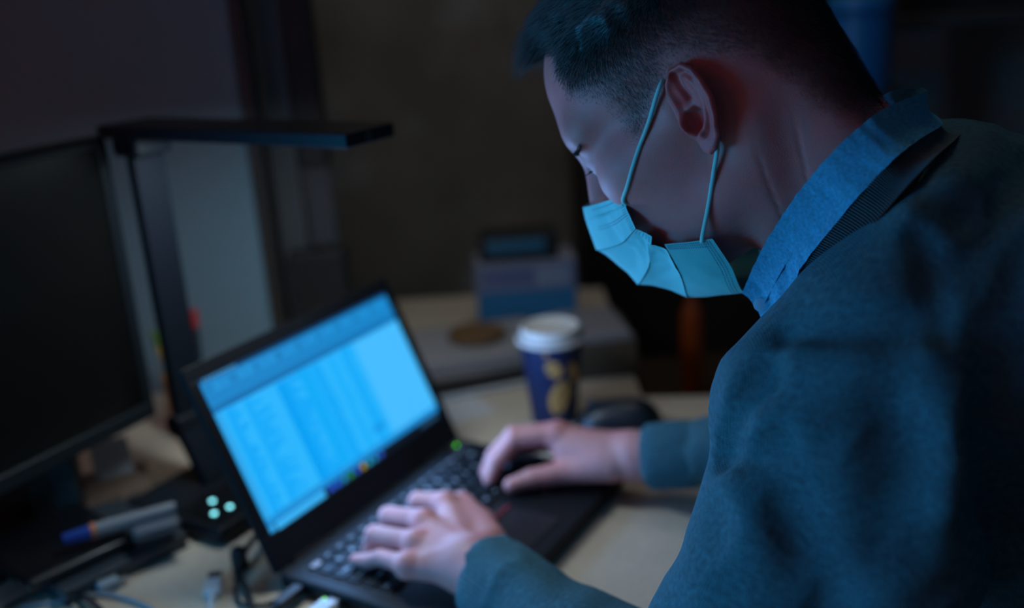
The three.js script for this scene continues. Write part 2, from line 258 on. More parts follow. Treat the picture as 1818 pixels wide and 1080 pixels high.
// ---------------------------------------------------------------- monitor (off) on the left, and its stand
function monitorThing(label, pos, turn, on) {
  const g = thing('monitor', label, 'monitor', pos, turn), w = 0.56, h = 0.335, b0 = 0.10;
  part('housing', rbox(w, h, 0.018, 0.005, 0, b0 + h / 2, -0.012), black, g);
  part('back_bulge', rbox(0.3, 0.2, 0.03, 0.01, 0, b0 + h / 2, -0.034), softBlack, g);
  const bw = 0.013;
  part('bezel', [rbox(w, bw, 0.006, 0.0015, 0, b0 + h - bw / 2, 0), rbox(w, bw + 0.006, 0.007, 0.002, 0, b0 + (bw + 0.006) / 2, 0), rbox(bw, h, 0.006, 0.0015, -w / 2 + bw / 2, b0 + h / 2, 0), rbox(bw, h, 0.006, 0.0015, w / 2 - bw / 2, b0 + h / 2, 0)], phys(0.010, 0.014, 0.018, 0.45, { specularIntensity: 0.5 }), g);
  part('display', box(w - 2 * bw, h - 2 * bw, 0.002, 0, b0 + h / 2 + 0.003, -0.001), on ? new THREE.MeshStandardMaterial({ color: 0x050505, emissive: lin(...SIDE_LIGHT.color), emissiveIntensity: 1 }) : phys(0.006, 0.006, 0.0055, 0.22), g, on ? 'glowing blue display' : 'dark switched-off display');
  part('neck', rbox(0.09, 0.20, 0.035, 0.006, 0, 0.1, -0.06), std(0.05, 0.07, 0.08, 0.55), g);
  part('foot', rbox(0.20, 0.012, 0.13, 0.005, 0, 0.006, -0.075), std(0.03, 0.045, 0.055, 0.5), g);
  if (on) { const l = area(g, SIDE_LIGHT, w - 2 * bw, h - 2 * bw); l.position.set(0, b0 + h / 2, 0.006); l.rotation.y = Math.PI; }
  return g;
}
{
  const e = V(-0.436, 0, -1.108), turn = 1.07, w2 = 0.28;          // right edge of the housing
  monitorThing('black switched-off monitor standing left of the desk lamp', [e.x - w2 * Math.cos(turn), 0, e.z + w2 * Math.sin(turn)], turn, false);
  monitorThing('monitor showing a plain blue picture at the near end of the desk', [-0.90, 0, -0.34], 1.15, true);
}
// ---------------------------------------------------------------- desk lamp
{
  const dir = -0.56, g = thing('desk_lamp', 'black folding LED desk lamp with long flat arm behind the laptop', 'lamp', [-0.395, 0, -1.11], dir);
  const lm = phys(0.008, 0.011, 0.016, 0.42, { specularIntensity: 0.5 }), lm2 = phys(0.008, 0.011, 0.017, 0.55, { specularIntensity: 0.3 });
  part('base', rbox(0.16, 0.022, 0.12, 0.008, 0.055, 0.011, 0.035), lm, g);
  part('control_panel', rbox(0.07, 0.002, 0.10, 0.0009, 0.092, 0.0225, 0.035), phys(0.005, 0.006, 0.008, 0.3, { specularIntensity: 0.5 }), g);
  for (const [px, py] of [[377, 890], [408, 900], [380, 912]]) {
    const p = level(px, py, 0.024).sub(V(-0.395, 0, -1.11)).applyAxisAngle(V(0, 1, 0), -dir);
    part('touch_button', cyl(0.0028, 0.0028, 0.0012, p.x, 0.024, p.z, 16), new THREE.MeshStandardMaterial({ color: 0x111111, emissive: lin(0.25, 0.9, 1.0), emissiveIntensity: 3.2 }), g, 'glowing pale cyan touch button');
  }
  part('lower_arm', T(rbox(0.016, 0.082, 0.05, 0.004), 0.018, 0.055, 0.0, 0, 0, 0.45), lm2, g);
  part('hinge', cyl(0.013, 0.013, 0.052, 0, 0, 0, 24).rotateX(Math.PI / 2).translate(0, 0.092, 0), lm, g);
  part('stem', rbox(0.014, 0.335, 0.042, 0.003, 0, 0.263, 0), lm2, g);
  part('head_hinge', rbox(0.042, 0.03, 0.05, 0.006, -0.002, 0.426, 0), lm, g);
  const head = part('head', rbox(0.35, 0.014, 0.072, 0.002, 0.148, 0.440, 0), lm, g, 'flat black lamp head');
  part('touch_strip', rbox(0.06, 0.0015, 0.012, 0.0006, 0.10, 0.4475, -0.025), std(0.10, 0.14, 0.17, 0.25), head, 'pale strip on top of the head');
  part('end_logo', cyl(0.0045, 0.0045, 0.001, 0, 0, 0, 20).rotateZ(Math.PI / 2).translate(0.3233, 0.44, 0.004), std(0.05, 0.05, 0.055, 0.4), head);
  part('light_bar', rbox(0.23, 0.002, 0.03, 0.0008, 0.175, 0.4325, 0), new THREE.MeshStandardMaterial({ color: 0x333333, emissive: lin(...LAMP_LIGHT.color), emissiveIntensity: 1.5 }), head, 'softly lit LED bar under the head');
  const l = area(g, LAMP_LIGHT, 0.23, 0.03); l.position.set(0.175, 0.4305, 0); l.rotation.x = -Math.PI / 2;
}

// ---------------------------------------------------------------- things on the desk
{ // paper coffee cup
  const p = level(985, 742), g = thing('coffee_cup', 'navy paper coffee cup with tan leaf print and white lid', 'cup', [p.x, 0, p.z], -1.05);
  const art = canvasTex(1024, 512, (c, w, h) => {
    c.fillStyle = '#0b2450'; c.fillRect(0, 0, w, h); c.fillStyle = '#d9a45a';
    const el = (x, y, a, b, r) => { c.beginPath(); c.ellipse(x * w, y * h, a * w, b * h, r, 0, 7); c.fill(); };
    for (const s of [0, 0.5]) {
      el(0.17 + s, 0.30, 0.052, 0.085, 0.9); el(0.20 + s, 0.64, 0.062, 0.21, 0.35); el(0.30 + s, 0.40, 0.035, 0.16, -0.5);
      c.strokeStyle = '#0b2450'; c.lineWidth = 9; c.beginPath(); c.moveTo((0.18 + s) * w, 0.82 * h); c.quadraticCurveTo((0.17 + s) * w, 0.6 * h, (0.24 + s) * w, 0.46 * h); c.stroke();
      c.beginPath(); c.moveTo((0.13 + s) * w, 0.33 * h); c.quadraticCurveTo((0.17 + s) * w, 0.26 * h, (0.21 + s) * w, 0.26 * h); c.stroke();
      c.strokeStyle = '#b08348'; c.lineWidth = 5; for (let i = 0; i < 3; i++) { c.beginPath(); c.moveTo((0.27 + s) * w, (0.92 - i * 0.04) * h); c.quadraticCurveTo((0.34 + s + i * 0.01) * w, 0.6 * h, (0.31 + s) * w, (0.2 + 0.06 * i) * h); c.stroke(); }
      el(0.13 + s, 0.12, 0.012, 0.03, 0.2);
    }
  });
  art.wrapS = THREE.RepeatWrapping;
  const cw = lathe([[0, 0.004], [0.0285, 0.004], [0.029, 0], [0.0305, 0], [0.042, 0.118], [0.0435, 0.12], [0.0435, 0.122], [0.041, 0.122]], 56);
  for (let i = 0; i < cw.attributes.uv.count; i++) cw.attributes.uv.setY(i, clamp(cw.attributes.position.getY(i) / 0.122));
  part('paper_wall', cw, new THREE.MeshStandardMaterial({ map: art, roughness: 0.5 }), g);
  part('lid', lathe([[0, 0.128], [0.033, 0.128], [0.035, 0.134], [0.038, 0.1345], [0.0395, 0.132], [0.041, 0.122], [0.046, 0.1195], [0.0468, 0.117], [0.0462, 0.115], [0.044, 0.1155]], 56), std(0.72, 0.70, 0.66, 0.45), g, 'white plastic lid');
}
{ // mouse
  const p = level(1100, 762), g = thing('computer_mouse', 'black computer mouse on the desk beside the coffee cup', 'mouse', [p.x, 0, p.z], -0.25);
  const s = new THREE.SphereGeometry(1, 40, 24), q = s.attributes.position;
  for (let i = 0; i < q.count; i++) { let x = q.getX(i), y = q.getY(i), z = q.getZ(i); const e = 0.75; x = Math.sign(x) * Math.pow(Math.abs(x), e); z = Math.sign(z) * Math.pow(Math.abs(z), e); q.setXYZ(i, x * 0.058, Math.max(0, y) * (0.041 + 0.006 * x) + 0.001, z * (0.034 - 0.003 * Math.cos(x * 2.5))); }
  s.computeVertexNormals(); part('shell', s, std(0.010, 0.014, 0.02, 0.35), g);
  part('scroll_wheel', new THREE.TorusGeometry(0.007, 0.003, 10, 20).rotateX(0).translate(-0.033, 0.032, 0), darkGrey, g);
}
const paper = std(0.62, 0.61, 0.60, 0.8);
function sheet(name, label, cx, cz, w, d, turn, y, h, m = paper, group) { const g = thing(name, label, 'paper', [cx, y, cz], turn, group); part('sheets', rbox(w, h, d, 0.0006, 0, h / 2, 0), m, g); return g; }
{ // papers behind the laptop and the cup
  const a = level(815, 640), b = level(825, 725);
  const st = thing('paper_stack', 'loose stack of grey papers behind the coffee cup', 'paper', [a.x - 0.01, 0, a.z - 0.015], 0.2);
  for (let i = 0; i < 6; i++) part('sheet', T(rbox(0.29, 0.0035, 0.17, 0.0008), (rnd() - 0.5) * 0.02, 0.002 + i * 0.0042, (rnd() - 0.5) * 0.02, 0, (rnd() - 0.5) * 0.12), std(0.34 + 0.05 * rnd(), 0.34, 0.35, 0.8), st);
  const wd = thing('wooden_coaster', 'round brown coaster lying on the grey papers', 'coaster', [a.x + 0.03, 0.0275, a.z - 0.03]);
  part('disc', lathe([[0, 0], [0.044, 0], [0.046, 0.002], [0.046, 0.006], [0.044, 0.008], [0.03, 0.007], [0, 0.007]]), std(0.20, 0.105, 0.04, 0.5), wd);
  part('rim', new THREE.TorusGeometry(0.043, 0.003, 8, 40).rotateX(Math.PI / 2).translate(0, 0.007, 0), std(0.16, 0.08, 0.03, 0.5), wd);
  const nb = thing('notebook', 'dark notebook lying between the papers and the laptop', 'notebook', [a.x + 0.0, 0, a.z + 0.13], 0.32);
  part('cover', rbox(0.28, 0.012, 0.05, 0.003, 0, 0.006, 0), softBlack, nb); part('pages', rbox(0.275, 0.007, 0.052, 0.001, 0, 0.006, 0.001), paper, nb);
  sheet('loose_sheet', 'white sheet of paper peeking out behind the laptop display', b.x - 0.03, b.z - 0.02, 0.10, 0.14, 0.5, 0, 0.0008);
}
{ // upright carton with a device on it, behind the cup
  const p = level(938, 588), w = 0.172, h = 0.112, art = canvasTex(512, 340, (c, W, H) => { c.fillStyle = '#7d86a6'; c.fillRect(0, 0, W, H); c.fillStyle = '#2f7fb0'; c.fillRect(0, H * 0.42, W, H * 0.58); c.fillStyle = '#5f6a9c'; c.fillRect(W * 0.08, H * 0.10, W * 0.5, H * 0.06); c.fillRect(W * 0.08, H * 0.20, W * 0.6, H * 0.07); c.fillStyle = '#9aa5bd'; c.fillRect(W * 0.6, H * 0.05, W * 0.34, H * 0.3); });
  const g = thing('printed_carton', 'pale carton with blue lower half standing behind the coffee cup', 'box', [p.x, 0, p.z - 0.07], 0.04);
  part('carton', rbox(w, h, 0.09, 0.002, 0, h / 2, 0), std(0.30, 0.32, 0.40, 0.7), g);
  part('front_print', new THREE.PlaneGeometry(w - 0.004, h - 0.004).translate(0, h / 2, 0.0456), new THREE.MeshStandardMaterial({ map: art, roughness: 0.6 }), g);
  part('flap', rbox(w, 0.002, 0.09, 0.0008, 0, h + 0.001, 0), std(0.30, 0.32, 0.40, 0.7), g);
  const d = thing('black_device', 'small black device with blue label lying on the printed carton', 'device', [p.x - 0.008, h + 0.002, p.z - 0.075], 0.02);
  part('case', rbox(0.135, 0.045, 0.075, 0.006, 0, 0.0225, 0), softBlack, d);
  part('label_strip', rbox(0.10, 0.024, 0.002, 0.0008, -0.005, 0.027, 0.038), std(0.03, 0.16, 0.26, 0.5), d, 'blue label strip');
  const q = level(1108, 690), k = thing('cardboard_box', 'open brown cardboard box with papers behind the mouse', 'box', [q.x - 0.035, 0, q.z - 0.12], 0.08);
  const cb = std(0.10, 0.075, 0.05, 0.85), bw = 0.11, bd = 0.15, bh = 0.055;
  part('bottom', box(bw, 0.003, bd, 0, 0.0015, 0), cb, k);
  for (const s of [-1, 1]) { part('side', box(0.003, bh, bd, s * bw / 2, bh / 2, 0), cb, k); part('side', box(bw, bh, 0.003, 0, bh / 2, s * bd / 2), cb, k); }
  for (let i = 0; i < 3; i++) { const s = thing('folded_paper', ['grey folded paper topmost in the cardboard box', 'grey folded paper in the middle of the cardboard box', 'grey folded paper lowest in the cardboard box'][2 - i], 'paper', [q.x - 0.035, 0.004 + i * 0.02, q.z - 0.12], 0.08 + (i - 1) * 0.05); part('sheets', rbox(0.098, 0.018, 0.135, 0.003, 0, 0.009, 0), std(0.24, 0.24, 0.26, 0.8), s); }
  const o = level(1186, 690, -0.74 + 0.55), st = thing('wooden_stool', 'brown wooden stool standing beyond the desk corner', 'stool', [0.42, -0.74, -1.765]);
  part('seat', rbox(0.36, 0.03, 0.34, 0.008, 0, 0.535, 0), std(0.05, 0.028, 0.013, 0.5), st);
  for (const sx of [-1, 1]) for (const sz of [-1, 1]) part('leg', rbox(0.035, 0.52, 0.035, 0.004, sx * 0.15, 0.26, sz * 0.14), std(0.05, 0.028, 0.013, 0.5), st);
  for (const sz of [-1, 1]) part('stretcher', rbox(0.27, 0.025, 0.02, 0.003, 0, 0.16, sz * 0.14), std(0.05, 0.028, 0.013, 0.5), st);
  const ob = thing('orange_bottle', 'orange plastic bottle standing on the wooden stool', 'bottle', [0.33, -0.74 + 0.55, -1.74]);
  part('body', lathe([[0, 0], [0.018, 0], [0.021, 0.004], [0.021, 0.14], [0.018, 0.165], [0.010, 0.18], [0.010, 0.192], [0, 0.192]]), std(0.42, 0.075, 0.008, 0.4), ob);
  part('cap', cyl(0.011, 0.012, 0.02, 0, 0.202, 0), std(0.3, 0.05, 0.01, 0.4), ob);
}
{ // pen cup behind the laptop
  const p = V(-0.445, 0, -1.275), g = thing('pen_cup', 'yellow pen cup standing behind the laptop display', 'pen cup', [p.x, 0, p.z]);
  part('cup', lathe([[0, 0], [0.032, 0], [0.034, 0.003], [0.036, 0.088], [0.035, 0.09], [0.033, 0.088], [0.031, 0.006], [0, 0.006]]), std(0.45, 0.24, 0.02, 0.45), g);
  part('rim', new THREE.TorusGeometry(0.0352, 0.0018, 8, 40).rotateX(Math.PI / 2).translate(0, 0.089, 0), std(0.45, 0.24, 0.02, 0.45), g);
  function pen(name, label, x, z, tx, tz, len, body, tip) {
    const o = thing(name, label, 'pen', [p.x + x, 0.008, p.z + z]); o.rotation.set(tz, 0, -tx);
    part('barrel', cyl(0.0042, 0.0042, len * 0.86, 0, len * 0.43, 0, 10), body, o); part('end', cyl(0.0046, 0.0044, len * 0.14, 0, len * 0.93, 0, 12), tip, o);
  }
  const yel = std(0.55, 0.33, 0.02, 0.5), red = std(0.45, 0.012, 0.012, 0.4);
  pen('pencil', 'yellow pencil leaning in the yellow pen cup', -0.006, 0.008, -0.16, 0.1, 0.152, yel, std(0.1, 0.2, 0.04, 0.6));
  pen('ballpoint_pen', 'tall black pen standing upright in the pen cup', 0.004, -0.006, 0.0, 0, 0.180, softBlack, black);
  pen('marker_pen', 'dark marker with red cap in the pen cup', 0.013, 0.004, 0.06, 0.02, 0.172, std(0.02, 0.03, 0.05, 0.4), red);
  pen('marker_pen', 'orange marker beside the black pen in the pen cup', -0.014, -0.004, -0.08, -0.05, 0.140, std(0.5, 0.16, 0.02, 0.4), yel);
}
{ // the heap at the monitor's foot
  const a = level(210, 1002), sl = Math.atan2(0.0, 1);
  const L = level(84, 1052), R = level(296, 950), ang = Math.atan2(-(R.z - L.z), R.x - L.x), len = L.distanceTo(R), mid = L.clone().lerp(R, 0.5);
  const bk = thing('grey_folder', 'dark grey folder under the black tablet beside the monitor foot', 'folder', [mid.x, 0, mid.z], ang);
  part('cover', rbox(len * 1.02, 0.004, 0.15, 0.0015, 0, 0.016, -0.03), std(0.03, 0.04, 0.05, 0.4), bk); part('cover', rbox(len * 1.02, 0.004, 0.15, 0.0015, 0, 0.002, -0.03), std(0.03, 0.04, 0.05, 0.4), bk);
  part('pages', rbox(len * 1.0, 0.010, 0.146, 0.001, 0, 0.009, -0.03), std(0.10, 0.115, 0.13, 0.7), bk);
  const tb = thing('black_tablet', 'black tablet with rounded edge lying on the grey folder', 'tablet', [mid.x - 0.035 * Math.cos(ang), 0.018, mid.z + 0.035 * Math.sin(ang)], ang);
  part('body', rbox(len * 0.86, 0.014, 0.13, 0.006, 0, 0.007, -0.04), std(0.009, 0.011, 0.013, 0.3), tb); part('glass', rbox(len * 0.80, 0.001, 0.11, 0.0004, 0, 0.0142, -0.04), std(0.006, 0.007, 0.009, 0.12), tb);
  const A = level(115, 962, 0.045), B = level(315, 905, 0.045), an2 = Math.atan2(-(B.z - A.z), B.x - A.x), ln = A.distanceTo(B);
  const tu = thing('marker_tube', 'white marker with blue cap lying across the black tablet', 'marker', [A.x, 0.040, A.z], an2);
  part('barrel', cyl(0.007, 0.008, ln * 0.72, 0, 0, 0, 16).rotateZ(-Math.PI / 2).translate(ln * 0.62, 0.008, 0), std(0.20, 0.215, 0.24, 0.4), tu);
  part('band', cyl(0.0082, 0.0082, ln * 0.05, 0, 0, 0, 16).rotateZ(-Math.PI / 2).translate(ln * 0.25, 0.008, 0), std(0.5, 0.16, 0.06, 0.5), tu, 'orange band');
  part('cap', cyl(0.0075, 0.0055, ln * 0.24, 0, 0, 0, 16).rotateZ(-Math.PI / 2).translate(ln * 0.11, 0.008, 0), std(0.01, 0.05, 0.28, 0.4), tu, 'blue cap');
  const cd = level(190, 838, 0.03), c = thing('white_card', 'small pale card leaning by the monitor foot', 'card', [cd.x, 0.0, cd.z - 0.02], 0.5);
  part('card', T(rbox(0.045, 0.055, 0.002, 0.0006), 0, 0.034, 0, -0.5), std(0.30, 0.34, 0.38, 0.7), c); part('easel_block', rbox(0.04, 0.014, 0.03, 0.003, 0, 0.007, 0.0), std(0.12, 0.09, 0.07, 0.7), c);
  const br = level(232, 872), w = thing('leather_wallet', 'brown leather wallet between monitor foot and lamp base', 'wallet', [br.x - 0.01, 0, br.z + 0.012], 0.4);
  part('flap', rbox(0.075, 0.008, 0.10, 0.003, 0, 0.014, 0), std(0.13, 0.085, 0.06, 0.6), w); part('flap', rbox(0.075, 0.008, 0.10, 0.003, 0, 0.005, 0), std(0.13, 0.085, 0.06, 0.6), w);
  const cl = thing('cable_clip', 'black cable clip lying beside the brown wallet', 'clip', level(245, 905).setY(0).toArray(), 0.6);
  part('arch', new THREE.TorusGeometry(0.014, 0.004, 10, 24, Math.PI).translate(0, 0.003, 0), softBlack, cl); part('base', rbox(0.04, 0.004, 0.018, 0.001, 0, 0.002, 0), softBlack, cl);
  const card2 = thing('grey_earbud_case', 'small grey case lying on the marker end by the lamp base', 'case', [B.x - 0.018, 0.032, B.z + 0.022], an2);
  part('shell', rbox(0.05, 0.012, 0.03, 0.006, 0, 0.006, 0), std(0.10, 0.12, 0.15, 0.45), card2); part('lid_line', rbox(0.0502, 0.001, 0.0302, 0.0003, 0, 0.0085, 0), softBlack, card2);
}
function cable(name, label, pts, r, m) { const o = part(numbered(name), tube(pts, r, 60, 8), m, scene); o.userData = { label, category: 'cable' }; return o; }
{ // cables and plugs in front
  const l = (x, y, h = 0.003) => level(x, y, h);
  cable('grey_cable', 'pale grey cable curling at the near desk edge', [l(40, 1078), l(110, 1068), l(180, 1056), l(240, 1068), l(300, 1100)], 0.0025, std(0.30, 0.34, 0.38, 0.5));
  cable('black_cable', 'black cable looping in front of the black tablet', [l(-30, 1010, 0.004), l(60, 1035, 0.004), l(130, 1052, 0.006), l(180, 1085, 0.006), l(190, 1130, 0.004)], 0.003, softBlack);
  cable('thin_black_cable', 'thin black cable bending over the grey folder', [l(0, 1085), l(45, 1062), l(95, 1050, 0.008), l(140, 1075, 0.006), l(160, 1120)], 0.002, softBlack);
  const cl = thing('adapter_plug', 'pale plastic plug at the end of the grey cable', 'plug', l(195, 1048, 0).toArray(), 0.7);
  part('shell', rbox(0.022, 0.012, 0.014, 0.003, 0, 0.006, 0), std(0.30, 0.34, 0.37, 0.5), cl); part('pin', rbox(0.012, 0.004, 0.008, 0.0008, 0.014, 0.006, 0), steel, cl);
  // white USB plug standing out of its cable
  const p = l(380, 1052, 0), a = l(372, 1110, 0), d = p.clone().sub(a); const u = thing('usb_plug', 'white USB plug with black tip lying on the desk', 'plug', [p.x, 0, p.z], Math.atan2(d.x, d.z));
  part('housing', rbox(0.0165, 0.009, 0.026, 0.002, 0, 0.0055, 0), std(0.60, 0.63, 0.66, 0.4), u); part('contact', rbox(0.013, 0.005, 0.014, 0.0006, 0, 0.0055, 0.02), black, u, 'black tip');
  part('strain_relief', cyl(0.0035, 0.0028, 0.014, 0, 0, 0, 14).rotateX(Math.PI / 2).translate(0, 0.0055, -0.02), std(0.60, 0.63, 0.66, 0.4), u);
  cable('white_cable', 'white cable running from the white USB plug', [p.clone().setY(0.0055).addScaledVector(d.clone().normalize(), -0.026), l(374, 1085, 0.004), l(368, 1120, 0.003), l(340, 1170, 0.003)], 0.0024, std(0.60, 0.63, 0.66, 0.4));
  // black plug in the laptop's flank with its cable
  const pl = inLap(-0.004, 0.0065, 0.03), q = thing('laptop_plug', 'black plug pushed into the side of the laptop', 'plug', inLap(-0.019, 0.004, 0.03).toArray(), YAW);
  part('shell', rbox(0.036, 0.011, 0.014, 0.003, 0, 0.0065, 0), black, q); part('sleeve', cyl(0.004, 0.003, 0.014, 0, 0, 0, 14).rotateZ(Math.PI / 2).translate(-0.024, 0.0065, 0), softBlack, q);
  const s = inLap(-0.05, 0.0105, 0.03);
  cable('laptop_cable', 'thick black cable rising from the laptop plug beside the lid', [s, inLap(-0.065, 0.009, 0.034), l(440, 1050, 0.006), l(425, 1020, 0.012), l(432, 985, 0.02), l(452, 955, 0.02), l(470, 925, 0.016), l(485, 890, 0.004)], 0.0032, softBlack);
  cable('loose_cable', 'black cable drooping under the laptop plug', [l(425, 1010, 0.018), l(418, 1040, 0.008), l(428, 1072, 0.004), l(470, 1074, 0.004), l(500, 1062, 0.004), l(520, 1052, 0.004)], 0.0022, softBlack);
  const fe = thing('ferrite_bead', 'black ferrite bead around the laptop cable', 'cable bead', l(428, 1012, 0.0).toArray(), 0.3);
  part('bead', lathe([[0.004, 0], [0.0075, 0.002], [0.0085, 0.006], [0.0085, 0.02], [0.0075, 0.025], [0.004, 0.027]], 24), softBlack, fe); part('seam', box(0.0172, 0.018, 0.001, 0, 0.013, 0), black, fe);
  // white receiver with red print in the next socket, its metal strap lying beside it
  const b = thing('usb_stick', 'white USB stick with red mark plugged into the laptop side', 'usb stick', inLap(-0.002, 0, 0.074).toArray(), YAW);
  const art = canvasTex(256, 128, (c, W, H) => { c.fillStyle = '#d6d9da'; c.fillRect(0, 0, W, H); c.fillStyle = '#c2202c'; c.beginPath(); c.ellipse(178, 74, 42, 15, -0.35, 0, 7); c.fill(); c.fillStyle = '#3c6b62'; for (let i = 0; i < 7; i++) c.fillRect(36 + i * 16, 34 + (i % 2) * 6, 8, 30); });
  part('body', rbox(0.044, 0.011, 0.021, 0.005, -0.026, 0.0095, 0), std(0.62, 0.63, 0.62, 0.4), b);
  part('print', new THREE.PlaneGeometry(0.034, 0.015).rotateX(-Math.PI / 2).rotateY(Math.PI).translate(-0.026, 0.0152, 0), new THREE.MeshStandardMaterial({ map: art, roughness: 0.4 }), b, 'red oval and small green marks');
  part('connector', rbox(0.008, 0.0045, 0.012, 0.0005, -0.002, 0.0095, 0), steel, b);
  part('indicator', new THREE.SphereGeometry(0.0014, 12, 8).translate(-0.008, 0.015, -0.005), new THREE.MeshStandardMaterial({ color: 0x113300, emissive: lin(0.2, 1, 0.1), emissiveIntensity: 2 }), b, 'small green light');
  const e = inLap(-0.045, 0, 0.085);
  cable('metal_strap', 'short silver strap beside the white USB stick', [inLap(-0.047, 0.009, 0.074), inLap(-0.058, 0.006, 0.085), inLap(-0.048, 0.003, 0.100), inLap(-0.030, 0.003, 0.104)], 0.0028, std(0.55, 0.56, 0.58, 0.3, { metalness: 0.7 }));
}
{ // small speaker under the monitor, its grille towards the lamp
  const p = level(132, 962), g = thing('desk_speaker', 'small black speaker with teal mesh side below the monitor', 'speaker', [p.x - 0.05, 0, p.z - 0.06], 0.35);
  part('case', rbox(0.10, 0.085, 0.07, 0.004, -0.012, 0.0425, 0), softBlack, g);
  part('grille', rbox(0.05, 0.078, 0.003, 0.001, 0.012, 0.042, 0.0365), std(0.02, 0.045, 0.055, 0.6), g, 'teal woven grille');
  for (let i = 0; i < 9; i++) part('grille_rib', box(0.046, 0.0018, 0.0012, 0.012, 0.010 + i * 0.008, 0.0384), std(0.03, 0.06, 0.07, 0.6), g);
}

// ---------------------------------------------------------------- solid modelling: distance fields and their surfaces
const smin = (a, b, k) => { const h = Math.max(k - Math.abs(a - b), 0) / k; return Math.min(a, b) - h * h * k * 0.25; };
const smax = (a, b, k) => -smin(-a, -b, k);
const ell = (x, y, z, c, r) => { const a = (x - c[0]) / r[0], b = (y - c[1]) / r[1], d = (z - c[2]) / r[2], k0 = Math.hypot(a, b, d), k1 = Math.hypot(a / r[0], b / r[1], d / r[2]); return k1 > 1e-9 ? k0 * (k0 - 1) / k1 : -Math.min(...r); };
const cap = (x, y, z, a, b, ra, rb) => { const px = x - a[0], py = y - a[1], pz = z - a[2], bx = b[0] - a[0], by = b[1] - a[1], bz = b[2] - a[2], t = clamp((px * bx + py * by + pz * bz) / (bx * bx + by * by + bz * bz)); return Math.hypot(px - bx * t, py - by * t, pz - bz * t) - (ra + (rb - ra) * t); };
function grad(f, x, y, z, e = 5e-4) { const g = [f(x + e, y, z) - f(x - e, y, z), f(x, y + e, z) - f(x, y - e, z), f(x, y, z + e) - f(x, y, z - e)], l = Math.hypot(...g) || 1; return [g[0] / l, g[1] / l, g[2] / l, l / (2 * e)]; }
// surface of f = 0 inside a box, cells of size h
function surface(f, lo, hi, h, fix = 2) {
  const n = [0, 1, 2].map((i) => Math.ceil((hi[i] - lo[i]) / h) + 1), [nx, ny, nz] = n, F = new Float32Array(nx * ny * nz), at3 = (i, j, k) => (k * ny + j) * nx + i, B = 6;
  for (let k0 = 0; k0 < nz; k0 += B) for (let j0 = 0; j0 < ny; j0 += B) for (let i0 = 0; i0 < nx; i0 += B) {
    const c = f(lo[0] + (i0 + B / 2) * h, lo[1] + (j0 + B / 2) * h, lo[2] + (k0 + B / 2) * h), far = Math.abs(c) > B * h * 1.25;
    for (let k = k0; k < Math.min(nz, k0 + B); k++) for (let j = j0; j < Math.min(ny, j0 + B); j++) for (let i = i0; i < Math.min(nx, i0 + B); i++) F[at3(i, j, k)] = far ? c : f(lo[0] + i * h, lo[1] + j * h, lo[2] + k * h);
  }
  const id = new Int32Array(nx * ny * nz).fill(-1), P = [], I = [];
  for (let k = 0; k < nz - 1; k++) for (let j = 0; j < ny - 1; j++) for (let i = 0; i < nx - 1; i++) {
    let s = 0, m = 0, X = 0, Y = 0, Z = 0; const v = [];
    for (let q = 0; q < 8; q++) { const w = F[at3(i + (q & 1), j + (q >> 1 & 1), k + (q >> 2))]; v.push(w); if (w < 0) m |= 1 << q; }
    if (m === 0 || m === 255) continue;
    for (let a = 0; a < 8; a++) for (const bit of [1, 2, 4]) { const b = a | bit; if (b === a || ((m >> a & 1) === (m >> b & 1))) continue; const t = v[a] / (v[a] - v[b]); X += (a & 1) + (bit === 1 ? t : 0); Y += (a >> 1 & 1) + (bit === 2 ? t : 0); Z += (a >> 2) + (bit === 4 ? t : 0); s++; }
    id[at3(i, j, k)] = P.length / 3; P.push(lo[0] + (i + X / s) * h, lo[1] + (j + Y / s) * h, lo[2] + (k + Z / s) * h);
  }
  const quad = (a, b, c, d, flip) => { if (a < 0 || b < 0 || c < 0 || d < 0) return; flip ? I.push(a, c, b, a, d, c) : I.push(a, b, c, a, c, d); };
  for (let k = 1; k < nz - 1; k++) for (let j = 1; j < ny - 1; j++) for (let i = 1; i < nx - 1; i++) {
    const s = F[at3(i, j, k)] < 0;
    if (s !== F[at3(i + 1, j, k)] < 0) quad(id[at3(i, j - 1, k - 1)], id[at3(i, j, k - 1)], id[at3(i, j, k)], id[at3(i, j - 1, k)], !s);
    if (s !== F[at3(i, j + 1, k)] < 0) quad(id[at3(i - 1, j, k - 1)], id[at3(i - 1, j, k)], id[at3(i, j, k)], id[at3(i, j, k - 1)], !s);
    if (s !== F[at3(i, j, k + 1)] < 0) quad(id[at3(i - 1, j - 1, k)], id[at3(i, j - 1, k)], id[at3(i, j, k)], id[at3(i - 1, j, k)], !s);
  }
  const N = new Float32Array(P.length), Q = new Float32Array(P);
  for (let i = 0; i < Q.length; i += 3) {
    for (let q = 0; q < fix; q++) { const d = f(Q[i], Q[i + 1], Q[i + 2]), g = grad(f, Q[i], Q[i + 1], Q[i + 2], h * 0.3), s = clamp(d / Math.max(g[3], 0.3), -h * 0.6, h * 0.6); for (let c = 0; c < 3; c++) Q[i + c] -= g[c] * s; }
    const g = grad(f, Q[i], Q[i + 1], Q[i + 2], h * 0.5); for (let c = 0; c < 3; c++) N[i + c] = g[c];
  }
  const geo = new THREE.BufferGeometry(); geo.setAttribute('position', new THREE.BufferAttribute(Q, 3)); geo.setAttribute('normal', new THREE.BufferAttribute(N, 3)); geo.setIndex(I); return geo;
}
